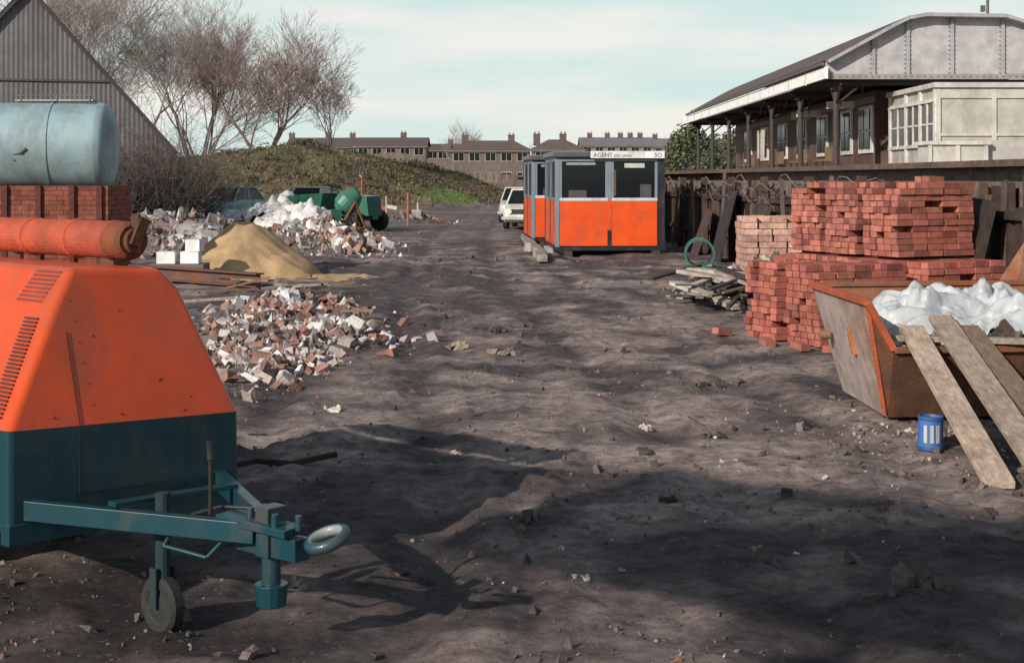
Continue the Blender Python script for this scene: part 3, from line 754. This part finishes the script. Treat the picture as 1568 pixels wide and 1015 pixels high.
mb.bb(11.3,12.9,38.6,39.6,ZPF,ZPF+.72,(.5,.48,.44)); mb.bb(11.22,12.98,38.52,39.68,ZPF+.72,ZPF+.82,PT)
for x in (11.34,12.1,12.86): mb.bb(x-.05,x+.05,38.55,38.597,ZPF,ZPF+.717,PT)
mb.bb(12.98,19,38.8,39.2,ZPF,ZPF+.85,(.42,.4,.37))
mb.build('timber_office',M_pale,st)
mb=MB()
for y0,y1 in ((40.13,41.43),(41.57,42.93),(43.07,44.73)): mb.bb(XO-.018,XO-.004,y0,y1,ZPF+.8,ZT-.4,DKS)
mb.build('office_panes',M_glass,st)
mb=MB(); mb.cyl((15.05,45,6.6),(15.05,45,7.45),.05,.05,8,(.12,.11,.11)); mb.box((14.9,45,7.1),(.12,.12,.2),(.1,.1,.1)); mb.cyl((13.6,46,6.7),(13.6,46,7.0),.1,.1,8,(.2,.19,.19))
mb.build('roof_vent_and_pole',M_plain,st)

# ---------------------------------------------------------------- site cabins
M_ink=bpy.data.materials.new('sign_ink'); M_ink.use_nodes=True; M_ink.node_tree.nodes['Principled BSDF'].inputs['Base Color'].default_value=(.03,.03,.035,1)
def cabin(x,y,rotdeg,sign):
    e=empty('site_office_cabin'); e.location=(x,y,.12); e.rotation_euler=(0,0,math.radians(rotdeg))
    w,d,h=2.45,3.1,2.2; OC=(.70,.080,.010); NV=(.014,.017,.028); GB=(.18,.23,.28); zs=1.12
    mo=MB(); mn=MB(); mf=MB(); mgl=MB(); mi=MB()
    mn.bb(-.02,w+.02,-.02,d+.02,0,.08,NV); mf.bb(-.04,w+.04,-.06,d+.04,h-.1,h,(.16,.18,.2)); mn.bb(0,w,0,d,h-.16,h-.102,NV)
    mi.bb(.05,w-.05,.05,d-.05,.081,.1,(.1,.08,.07))
    for (px_,py_) in ((0,0),(w,0),(0,d),(w,d)):
        mn.bb(px_-(.0 if px_==0 else .09),px_+(.09 if px_==0 else .0),py_-(0 if py_==0 else .09),py_+(.09 if py_==0 else 0),.08,h-.16,NV if px_ or py_ else GB)
    for yy,s in ((0,1),(d,-1)):
        y0,y1=(.012,.05) if s>0 else (d-.05,d-.012)
        mo.bb(.10,1.17,y0,y1,.10,zs-.02,OC); mo.bb(1.26,w-.17,y0,y1,.10,zs-.02,OC)
        mn.bb(1.17,1.26,y0-.008,y1+.008,.08,.45,NV); mo.bb(1.17,1.26,y0-.008,y1+.008,.45,zs,OC); mf.bb(1.17,1.26,y0-.01,y1+.01,zs,h-.16,GB)
        mn.bb(w-.17,w-.09,y0-.004,y1+.004,.08,h-.16,NV)
        for (a1,a2) in ((.12,1.15),(1.28,w-.19)):
            mf.bb(a1-.03,a2+.03,y0-.006,y1+.006,zs-.018,zs+.05,(.5,.55,.55)); mf.bb(a1-.03,a2+.03,y0-.006,y1+.006,h-.22,h-.163,GB)
            mf.bb(a1-.03,a1+.03,y0-.005,y1+.005,zs+.051,h-.221,GB); mf.bb(a2-.03,a2+.03,y0-.005,y1+.005,zs+.051,h-.221,GB)
            mgl.bb(a1+.03,a2-.03,y0+.012,y0+.02,zs+.05,h-.22,NV)
    for xx,s in ((0,1),(w,-1)):
        x0,x1=(.012,.05) if s>0 else (w-.05,w-.012)
        mo.bb(x0,x1,.10,1.5,.10,zs-.02,OC); mo.bb(x0,x1,1.6,d-.1,.10,zs-.02,OC); mn.bb(x0-.008,x1+.008,1.5,1.6,.08,h-.16,NV)
        for (a1,a2) in ((.12,1.48),(1.62,d-.12)):
            mf.bb(x0-.006,x1+.006,a1,a2,zs-.018,zs+.05,GB); mf.bb(x0-.006,x1+.006,a1,a2,h-.22,h-.163,GB)
            mf.bb(x0-.005,x1+.005,a1,a1+.06,zs+.051,h-.221,GB); mf.bb(x0-.005,x1+.005,a2-.06,a2,zs+.051,h-.221,GB)
            mgl.bb(x0+.012,x0+.02,a1+.06,a2-.06,zs+.05,h-.22,NV)
    mi.bb(1.55,2.0,.016,.022,h-.36,h-.26,(.45,.5,.45)); mi.bb(1.3,1.36,.016,.022,zs+.1,h-.4,(.12,.06,.04)); mi.bb(.25,.9,.016,.022,h-.30,h-.245,(.25,.3,.3))
    mi.bb(.3,.7,.016,.022,zs+.051,zs+.22,(.07,.06,.06)); mi.bb(1.9,2.15,.016,.022,zs+.051,zs+.35,(.06,.06,.07))
    mf.bb(-.05,w+.05,-.09,-.062,h-.12,h-.02,(.07,.08,.09))
    for xx in (.2,w-.3): mn.bb(xx,xx+.16,-.25,d+.25,-.14,-.002,(.06,.045,.035))
    if sign: mf.bb(.78,w-.02,-.125,-.095,h-.15,h+.01,(.75,.74,.72))
    mo.build('orange_panels',M_paint,e,bevel=.004); mn.build('frame',M_paint,e); mf.build('window_frames_and_roof',M_paint,e,bevel=.003); mgl.build('glazing',M_glass,e); mi.build('interior_fittings',M_plain,e)
    if sign:
        for (t,xx) in (('AGENT',.84),('SO',2.2),('SITE  OFFICE',1.30)):
            cu=bpy.data.curves.new('t','FONT'); cu.body=t; cu.size=.13 if t!='SITE  OFFICE' else .07; cu.extrude=.002
            to=bpy.data.objects.new('t',cu); COL.objects.link(to); bpy.context.view_layer.update()
            mm_=bpy.data.meshes.new_from_object(to); bpy.data.objects.remove(to)
            so_=bpy.data.objects.new('lettering',mm_); COL.objects.link(so_); so_.parent=e; so_.location=(xx,-.128,h-.12); so_.rotation_euler=(math.pi/2,0,0)
            mm_.materials.clear(); mm_.materials.append(M_ink)
    return e
cabin(.96,31.6,3.0,True)
cabin(.50,36.4,3.4,False)
mb=MB()
mb.beam((.62,28.9,.1),(.55,33,.12),.2,.14,(.26,.24,.21)); mb.beam((.5,34,.1),(.35,39.5,.12),.2,.14,(.28,.26,.23))
mb.beam((.8,29.6,.22),(.75,31.2,.2),.1,.1,(.35,.33,.3))
for (x,y) in ((.45,33),(.6,30.6)): mb.box((x,y,.12),(.22,.25,.2),(.3,.27,.25),Euler((0,.1,U(0,1))).to_matrix())
mb.build('timber_baulk',M_wood)

# ---------------------------------------------------------------- cars
def car(x,y,rot,col,L_=3.9,Wd=1.55,H_=1.33):
    e=empty('parked_car'); e.location=(x,y,gh(x,y)); e.rotation_euler=(0,0,rot)
    mb=MB(); h=Wd/2
    S=[(L_/2,.80,.38,.60),(L_/2-.12,.92,.25,.72),(L_/2-1.0,1,.22,.84),(L_/2-1.15,1,.22,.87),(-L_/2+.75,1,.22,.88),(-L_/2+.1,.95,.26,.80),(-L_/2,.88,.36,.70)]
    rings=[]
    for (sx,k,zb,zt) in S: rings.append([(sx,-h*k*.93,zb),(sx,-h*k,(zb+zt)/2+.05),(sx,-h*k*.93,zt),(sx,h*k*.93,zt),(sx,h*k,(zb+zt)/2+.05),(sx,h*k*.93,zb)])
    for r1,r2 in zip(rings,rings[1:]):
        for i in range(6): mb.poly([r1[i],r1[(i+1)%6],r2[(i+1)%6],r2[i]],col)
    mb.poly(rings[0],col);mb.poly(rings[-1],col)
    o=mb.build('body',M_paint,e,bevel=.03);weld(o)
    xf,xr=L_/2-1.1,-L_/2+.55; tf,tr=xf-.55,xr+.45
    b0=[(xf,-h*.9,.86),(xf,h*.9,.86),(xr,h*.9,.87),(xr,-h*.9,.87)]; t0=[(tf,-h*.74,H_),(tf,h*.74,H_),(tr,h*.74,H_),(tr,-h*.74,H_)]
    mg_=MB()
    for i in range(4): mg_.poly([b0[i],b0[(i+1)%4],t0[(i+1)%4],t0[i]],(.02,.02,.02))
    mg_.build('windows',M_glass,e)
    mr_=MB(); mr_.box(((tf+tr)/2,0,H_+.02),(tf-tr+.1,h*1.56,.05),col)
    for i in range(4): mr_.beam(b0[i],t0[i],.06,.06,col)
    for sy in (-1,1): mr_.beam(((xf+xr)/2,sy*h*.9,.87),((tf+tr)/2,sy*h*.75,H_),.07,.03,col)
    mr_.build('roof_and_pillars',M_paint,e,bevel=.02)
    md_=MB()
    for wx in (L_/2-.75,-L_/2+.75):
        for sy in (-1,1): wheel(md_,(wx,sy*(h-.1),.29),(0,1,0),.29,.18,(.4,.4,.4))
    md_.box((L_/2+.0,0,.62),(.06,Wd*.62,.16),(.03,.03,.03))
    for sy in (-1,1): md_.cyl((L_/2-.02,sy*h*.62,.62),(L_/2+.05,sy*h*.62,.62),.09,.09,12,(.7,.7,.65)); md_.box((-L_/2-.0,sy*h*.7,.66),(.05,.2,.12),(.4,.02,.02))
    md_.box((L_/2+.05,0,.40),(.08,Wd*.95,.10),(.4,.4,.4)); md_.box((-L_/2-.05,0,.42),(.08,Wd*.95,.10),(.4,.4,.4))
    md_.build('wheels_and_trim',M_plain,e)
    return e
car(.62,50.0,math.radians(-97),(.68,.66,.58))
car(.35,57,math.radians(-95),(.5,.48,.45))
car(-10.9,55,math.radians(-110),(.22,.42,.42))
car(-12.6,54.5,math.radians(-120),(.72,.71,.68))
car(-15.4,60,math.radians(-110),(.6,.6,.56))
car(-8.8,62,math.radians(-100),(.6,.6,.57))

# ---------------------------------------------------------------- tarps & dumper
def tarp(name,cx,cy,rx,ry,h,z0,col,seed,n=44,mat=M_plastic,sharp=1.0,fold=1.0):
    V=[];Fc=[]
    def bil(x,y,z): return min(1,abs(noise.noise(Vector((x,y,z))))*2.2)
    for j in range(n+1):
        for i in range(n+1):
            u=-1+2*i/n;v=-1+2*j/n
            x=cx+rx*u*(1+.12*fb(u*2,v*2,seed,2));y=cy+ry*v*(1+.12*fb(u*2,v*2,seed+5,2))
            q=max(0,1-(abs(u)**2.5+abs(v)**2.5)*.9)
            z=z0+h*q**.6*(.66+.6*fb(u*1.3,v*1.3,seed+2,2))
            wu=u+.3*noise.noise(Vector((u*2,v*2,seed+9))); wv=v+.3*noise.noise(Vector((v*2,u*2,seed+4)))
            cr=bil(wu*2.0*fold+wv*.6,wv*2.0*fold,seed)*.30+bil(wu*4.2*fold-wv*1.5,wv*3.6*fold,seed+1)*.14+bil(wu*8*fold,wv*8*fold+wu*3,seed+2)*.055
            z+=cr*h*sharp-.10*h*sharp
            V.append((x,y,max(z,z0-.02)))
    for j in range(n):
        for i in range(n): Fc.append((j*(n+1)+i,j*(n+1)+i+1,(j+1)*(n+1)+i+1,(j+1)*(n+1)+i))
    mb=MB(); mb.v=V;mb.f=Fc;mb.c=[col]*len(Fc)
    return mb.build(name,mat,smooth=True)
tarp('white_tarpaulin',-6.9,45.5,1.4,1.4,.95,0,(.60,.59,.58),3)
tarp('white_tarpaulin',-8.0,49.5,1.2,1.2,.9,.2,(.58,.58,.56),9)
tarp('white_tarpaulin',-9.6,51,1.0,1.1,.7,.0,(.55,.55,.53),15)
tarp('grey_tarpaulin',-5.9,42,.8,.8,.6,0,(.30,.29,.29),12)
dm=empty('site_dumper'); dm.location=(-5.7,47.5,0); dm.rotation_euler=(0,0,math.radians(150))
mb=MB(); GN=(.025,.13,.09)
mb.hexa([(.5,-.55,.55),(1.2,-.5,.55),(1.2,.5,.55),(.5,.55,.55),(.2,-.75,1.25),(1.75,-.75,1.15),(1.75,.75,1.15),(.2,.75,1.25)],GN)
mb.hexa([(-1.4,-.4,.5),(.2,-.4,.5),(.2,.4,.5),(-1.4,.4,.5),(-1.3,-.38,1.15),(-.5,-.38,1.2),(-.5,.38,1.2),(-1.3,.38,1.15)],GN)
mb.bb(-.5,0,-.3,.3,.6,.9,(.05,.05,.05)); mb.bb(-.55,-.48,-.3,.3,.9,1.3,(.05,.05,.05))
mb.beam((-1.4,0,.45),(1.3,0,.45),.3,.14,GN); mb.cyl((.0,0,.8),(.2,0,1.35),.02,.02,6,GN); mb.rev((.2,0,1.35),(.3,0,1),[(0,.19),(.02,.2),(.04,.19)],14,(.03,.03,.03))
mb.cyl((-1.0,.2,1.15),(-1.0,.2,1.75),.04,.04,8,(.25,.08,.04)); mb.cyl((-1.0,.2,1.75),(-.9,.2,1.85),.05,.05,8,(.25,.08,.04))
mb.build('bucket_and_chassis',M_paint,dm,bevel=.02)
mb=MB()
for wx,r in ((.8,.42),(-1.05,.34)):
    for sy in (-1,1): wheel(mb,(wx,sy*.7,r),(0,1,0),r,.25,(.3,.25,.05))
mb.build('wheels',M_plain,dm)
mx_=empty('cement_mixer'); mx_.location=(-5.2,45.2,0); mx_.rotation_euler=(0,0,.6)
mb=MB(); GN2=(.035,.16,.11)
mb.rev((0,0,1.0),(.5,-.3,.55),[(-.42,.0),(-.42,.2),(-.25,.36),(.05,.40),(.3,.27),(.42,.2),(.42,.17),(.2,.2),(0,.1)],20,GN2)
for s in (-1,1): mb.beam((-.45,s*.35,.25),(0,s*.45,1.0),.05,.05,(.3,.12,.04)); mb.beam((.45,s*.35,.1),(0,s*.45,1.0),.05,.05,(.3,.12,.04))
mb.beam((-.5,0,.25),(.5,0,.15),.06,.06,(.3,.12,.04)); mb.bb(-.7,-.35,-.2,.2,.3,.75,GN2)
wheel(mb,(-.45,.42,.22),(0,1,0),.22,.1);wheel(mb,(-.45,-.42,.22),(0,1,0),.22,.1)
mb.build('drum_and_frame',M_paint,mx_)

mb=MB()
for (p,yb,yt,d,c) in ((300,330,286,58,(.45,.42,.38)),(420,330,287,60,(.4,.4,.4)),(455,320,287,70,(.12,.1,.1)),(480,322,287,68,(.6,.58,.56)),(535,320,286,70,(.3,.1,.06)),(592,330,300,62,(.4,.35,.3)),(625,345,296,52,(.28,.13,.08)),(640,335,310,60,(.4,.38,.35)),(400,325,300,66,(.5,.45,.4))):
    X=px(p,d); z=gh(X,d); H_=1.7-(yt-275)*d/2178
    mb.cyl((X,d,z-.1),(X+U(-.03,.03),d,max(z+.6,H_)),.05,.045,8,c)
for (p,d) in ((460,64),(520,62),(570,66),(600,58),(505,60),(545,67),(585,64)):
    X=px(p,d); mb.box((X,d,gh(X,d)+U(.4,.7)),(U(.3,.6),.04,.14),random.choice([(.65,.12,.03),(.6,.58,.54),(.5,.08,.05)]),Euler((0,U(-.2,.2),0)).to_matrix()); mb.cyl((X,d+.05,gh(X,d)),(X,d+.05,gh(X,d)+.7),.02,.02,6,(.3,.1,.05))
mb.build('marker_posts',M_pale)

# ---------------------------------------------------------------- brick stacks
O=Vector((2.5,15.3,0)); bu=Vector((.45,-.89,0)).normalized(); bv=Vector((.89,.45,0)).normalized()
rotm=Matrix((( bu.x,bv.x,0),(bu.y,bv.y,0),(0,0,1)))
def bstack(mb,a0,a1,b0,b1,z0,nl,col,ragged=.0):
    bl,bw,bh=.215,.1025,.066
    na_=max(1,int((a1-a0)/.108)); nb_=max(1,int((b1-b0)/.222))
    tops={}
    for l in range(nl):
        lj=U(-.012,.012)
        for i in range(na_):
            for j in range(nb_):
                edge=(i in(0,na_-1)) or (j in (0,nb_-1)) or l>=nl-3
                if not edge: continue
                t=tops.setdefault((i//3,j//1),nl-(int(U(0,3.2)*ragged)))
                if l>=t: continue
                aj=a0+.054+i*.108; bj=b0+.11+j*.222
                c=O+bu*(aj+U(-.006,.006)+lj)+bv*(bj+U(-.016,.016)+lj*.7+(-.03 if R()<.08 else 0))+Vector((0,0,z0+l*.0675+.033))
                if R()<.035 and l>1 and (j==0 or i==na_-1): continue
                cc=col if R()>.14 else (col[0]*.6,col[1]*.6,col[2]*.7)
                mb.box(c,(bw-.005,bl,bh-.004),vary(cc,.22),rotm@Euler((0,0,U(-.04,.04))).to_matrix())
RB=(.37,.125,.092)
def bstack2(mb,a0,a1,b0,b1,z0,nl,col,ragged=0):
    a_=a0
    while a_<a1-.2:
        w=min(.65,a1-a_); bstack(mb,a_,a_+w-.012,b0+U(-.05,.05),b1,z0,nl,vary(col,.12),ragged); a_+=w+.03
mb=MB()
bstack2(mb,0,1.32,0,1.35,.02,12,RB,.6)
bstack2(mb,-1.15,1.25,1.42,2.75,.02,12,RB,.3)
mb.build('brick_stack',M_brick)
mb=MB()
bstack2(mb,-1.15,.16,1.5,2.7,.86,12,(.39,.145,.108),1.0)
bstack2(mb,.2,.9,1.5,2.7,.86,13,(.37,.13,.095),1.0)
mb.build('brick_stack',M_brick)
mb=MB()
for (a_,b_) in ((.3,.3),(1.5,.2),(1.42,.6),(-.2,-.15),(1.2,-.2),(.8,-.3),(1.6,-.1)):
    mb.box(O+bu*a_+bv*b_+Vector((0,0,.05 if b_<.1 or a_>1.35 else .87)),(.1,.215,.065),vary(RB,.2),Euler((U(-.2,.2),0,U(0,3))).to_matrix())
mb.build('loose_bricks',M_brick)
mb=MB()
for l in range(9):
    for i in range(4):
        for j in range(4):
            if l==8 and (i+j)%2: continue
            mb.box((3.95+i*.24+U(-.02,.02),23.6+j*.24,.2+l*.105),(.225,.225,.095),vary((.50,.31,.25),.18),Euler((0,0,U(-.06,.06))).to_matrix())
for i in range(3): mb.bb(3.85,4.8,23.5+i*.4,23.6+i*.4,0,.14,(.25,.18,.12))
mb.build('block_stack',M_stone)

heap('rubble_heap',[(3.4,21.0,.75,1.1,.28),(4.1,22.0,.7,1.1,.42)],900,.03,.18,[(.35,.33,.31),(.45,.43,.4),(.25,.2,.17),(.13,.11,.1)])
mb=MB()
for i in range(70):
    x=U(2.35,3.6);y=U(18.2,21.0);a_=U(-.5,.9)+(3.14 if R()<.5 else 0)+1.2;l=U(.4,1.4);z=U(.04,.34)*(1-.3*abs(x-3))
    mb.beam((x-l/2*math.cos(a_),y-l/2*math.sin(a_),z+U(0,.1)),(x+l/2*math.cos(a_),y+l/2*math.sin(a_),z+U(-.06,.2)),U(.05,.13),U(.02,.04),vary(random.choice([(.26,.22,.19),(.14,.11,.09),(.40,.36,.31),(.08,.06,.055),(.22,.14,.10),(.06,.05,.045)]),.2))
mb.beam((2.25,19.6,.28),(2.9,18.2,.06),.2,.05,(.42,.38,.32)); mb.beam((2.4,20.2,.40),(3.3,18.8,.3),.18,.05,(.36,.32,.28)); mb.beam((2.6,20.6,.40),(3.6,19.4,.36),.22,.05,(.42,.39,.35))
mb.build('scrap_timber',M_wood)
mb=MB(); GP=(.02,.11,.105)
mb.rev((3.05,23.2,.52),(-.12,-1,0.02),[(0,.24),(1.1,.24),(1.1,.205),(0,.20)],28,GP)
mb.bb(2.8,3.3,22.3,22.6,0,.28,(.14,.11,.09)); mb.build('green_pipe',M_paint,smooth=False)

# ---------------------------------------------------------------- skip
sk=empty('rubbish_skip')
mb=MB(); SG=(.36,.30,.27)
def slab(mb,pts,th,col):
    pts=[Vector(p) for p in pts]; n=(pts[1]-pts[0]).cross(pts[2]-pts[0]).normalized()*th
    i=len(mb.v); k=len(pts)
    mb.v+=[tuple(p) for p in pts]+[tuple(p+n) for p in pts]
    mb.f.append(tuple(range(i,i+k)));mb.c.append(col);mb.f.append(tuple(i+k+k-1-j for j in range(k)));mb.c.append(col)
    for j in range(k): mb.f.append((i+j,i+(j+1)%k,i+k+(j+1)%k,i+k+j));mb.c.append(col)
BL_=(2.64,10.0,.03);BLb=(2.62,11.25,.03);BRf=(4.5,10.1,.03);BRb=(4.5,11.35,.03)
TL=(2.43,9.72,.86);TLb=(2.37,11.25,.87);TM=(2.62,9.76,.53);TR=(4.95,9.85,.55);TRb=(4.95,11.6,.87);TRf=(4.95,9.85,.86)
slab(mb,[BL_,BLb,TLb,TL],.012,SG)
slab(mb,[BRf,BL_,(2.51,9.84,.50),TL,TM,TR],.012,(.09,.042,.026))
slab(mb,[BRb,BLb,TLb,TRb],.012,(.25,.1,.05)); slab(mb,[BRf,BRb,TRb,TRf],.012,(.25,.1,.05)); slab(mb,[BL_,BRf,BRb,BLb],.012,(.08,.05,.04))
mb.build('hull',M_rust,sk)
mb=MB()
mb.beam(TL,TLb,.05,.045,(.40,.08,.03)); mb.beam(TM,TR,.05,.045,(.14,.06,.035)); mb.beam(TL,TM,.045,.045,(.42,.09,.03)); mb.beam(TLb,TRb,.05,.04,(.22,.09,.045)); mb.beam(TR,TRf,.05,.05,(.25,.1,.05)); mb.beam(TRf,TRb,.07,.06,(.25,.1,.05))
mb.beam((2.62,9.99,.06),(2.44,9.74,.84),.035,.035,(.40,.09,.03))
for x in (3.2,3.9): mb.beam((x,10.02,.05),(x+.03,9.8,.52),.07,.04,(.12,.055,.03))
mb.beam((2.515,10.4,.42),(2.47,10.4,.62),.05,.05,(.4,.15,.05)); mb.cyl((2.46,11.0,.5),(2.38,11.0,.5),.035,.035,10,(.2,.1,.06))
mb.build('rim_and_ribs',M_rust,sk,bevel=.006)
hb=MB()
for i in range(300):
    x=U(2.6,4.8);y=U(9.9,11.3); hb.chunk((x,y,.48+U(-.05,.12)),(U(.05,.2),U(.05,.18),U(.03,.1)),vary(random.choice([(.15,.12,.1),(.3,.27,.24),(.1,.07,.06),(.06,.05,.05)]),.2))
hb.bb(2.58,4.85,9.95,11.3,.3,.44,(.1,.08,.07))
hb.build('contents',M_stone,sk)
t=tarp('plastic_sheet',3.5,10.62,.98,.60,.44,.50,(.43,.455,.47),21,130,sharp=.75,fold=1.5); t.parent=sk
mb=MB()
mb.beam((2.80,9.98,.66),(2.66,7.75,.035),.165,.045,(.44,.34,.26)); mb.beam((3.04,10.1,.72),(2.90,7.55,.04),.165,.045,(.34,.27,.215)); mb.beam((3.2,10.0,.66),(3.13,7.6,.04),.15,.04,(.2,.14,.10))
mb.beam((2.62,9.9,.60),(3.6,9.75,.59),.10,.04,(.3,.25,.2))
mb.build('scaffold_boards',M_board,bevel=.004)
mb=MB(); slab(mb,[(4.15,12.1,.0),(5.2,12.3,.0),(5.3,12.7,1.25),(4.5,12.5,1.15),(4.2,12.4,.75)],.01,(.26,.13,.085)); mb.build('scrap_steel_sheet',M_rust)
mb=MB(); c=Vector((2.63,8.95,0)); BLU=(.03,.09,.28)
mb.rev(c,(0.03,0,1),[(0,0),(0,.075),(.01,.08),(.025,.08),(.03,.077),(.19,.077),(.195,.081),(.215,.081),(.215,.07),(.2,.068),(.2,0)],24,lambda j: BLU if j!=4 else (.05,.14,.38))
for k in range(3):
    a_=-2.2+k*.5; mb.box(c+Vector((.0785*math.cos(a_),.0785*math.sin(a_),.11)),(.004,.022,.11),(.45,.47,.5),Euler((0,0,a_)).to_matrix())
mb.build('paint_tin',M_paint)
mb=MB()
for i in range(700):
    x=random.gauss(2.75,.45);y=random.gauss(9.3,.6)
    if y>9.95 and x>2.5: continue
    s=.006+.03*R()**2.5; mb.chunk((x,y,gh(x,y)+s*.2),(s*1.4,s,s*.7),vary(random.choice([(.3,.27,.24),(.16,.14,.12),(.4,.37,.33),(.1,.085,.08),(.09,.08,.07),(.12,.1,.09)]),.2))
mb.build('stone_scatter',M_stone)

# ---------------------------------------------------------------- unseen panel on posts, added behind the viewpoint to extend the compressor's shadow
EL=math.radians(25)
bt=Vector((.775,-.63,0)).normalized(); bn=Vector((.63,.775,0)).normalized(); oo=bn*-4.0
bbd=empty('added_shadow_panel')
mb=MB()
mb.beam(oo+bt*-4.6+Vector((0,0,4.66)),oo+bt*10+Vector((0,0,4.66)),.1,1.0,(.4,.38,.35)); mb.build('panel',M_wood,bbd)
mb=MB()
for t_ in (-2.4,3.5,9): mb.beam(oo+bt*t_-bn*.12+Vector((0,0,0)),oo+bt*t_-bn*.12+Vector((0,0,5.1)),.12,.12,(.1,.08,.07),up=bn)
mb.build('posts',M_wood,bbd)

# ---------------------------------------------------------------- light, world, camera
D=Vector((bn.x*math.cos(EL),bn.y*math.cos(EL),-math.sin(EL)))
sl=bpy.data.lights.new('sun','SUN'); sl.energy=5.0; sl.angle=math.radians(.6); sl.color=(1,.905,.80)
so=bpy.data.objects.new('sun',sl); COL.objects.link(so); so.rotation_euler=D.to_track_quat('-Z','Y').to_euler()
w=bpy.data.worlds.new('World'); scene.world=w; w.use_nodes=True
nt=w.node_tree;N=nt.nodes;L=nt.links; bg=N['Background']; bg.inputs['Strength'].default_value=.1
sky=N.new('ShaderNodeTexSky'); sky.sky_type='NISHITA'; sky.sun_disc=False; sky.sun_elevation=EL; sky.sun_rotation=math.atan2(-D.x,-D.y); sky.air_density=1.0; sky.dust_density=1.0
tc=N.new('ShaderNodeTexCoord'); mp=N.new('ShaderNodeMapping'); mp.inputs['Scale'].default_value=(1,1,6); mp.inputs['Location'].default_value=(.3,.2,.1)
L.new(tc.outputs['Generated'],mp.inputs[0])
no=N.new('ShaderNodeTexNoise'); no.inputs['Scale'].default_value=3.2; no.inputs['Detail'].default_value=7; no.inputs['Roughness'].default_value=.52
L.new(mp.outputs[0],no.inputs['Vector'])
mr=N.new('ShaderNodeMapRange'); mr.inputs[1].default_value=.36; mr.inputs[2].default_value=.60; mr.inputs[3].default_value=.0; mr.inputs[4].default_value=1; mr.interpolation_type='SMOOTHSTEP'
L.new(no.outputs['Fac'],mr.inputs[0])
mx=N.new('ShaderNodeMix'); mx.data_type='RGBA'; mx.inputs[6].default_value=(6.3,8.1,7.9,1); mx.inputs[7].default_value=(9.0,8.9,8.4,1)
L.new(mr.outputs[0],mx.inputs[0])
sx=N.new('ShaderNodeSeparateXYZ'); L.new(tc.outputs['Generated'],sx.inputs[0])
el=N.new('ShaderNodeMapRange'); el.inputs[1].default_value=.14; el.inputs[2].default_value=.38; el.inputs[3].default_value=.93; el.inputs[4].default_value=.16; el.interpolation_type='SMOOTHSTEP'
L.new(sx.outputs['Z'],el.inputs[0])
fin=N.new('ShaderNodeMix'); fin.data_type='RGBA'; L.new(el.outputs[0],fin.inputs[0]); L.new(sky.outputs[0],fin.inputs[6]); L.new(mx.outputs[2],fin.inputs[7])
L.new(fin.outputs[2],bg.inputs['Color'])
cd=bpy.data.cameras.new('camera'); cam=bpy.data.objects.new('camera',cd); COL.objects.link(cam)
cam.location=(0,0,1.7); cam.rotation_euler=(math.pi/2,0,0); cd.lens=50; cd.sensor_width=36; cd.shift_y=-.1483; cd.clip_end=5000; cd.clip_start=.1
scene.camera=cam
scene.view_settings.view_transform='Standard'; scene.view_settings.look='None'; scene.view_settings.exposure=0
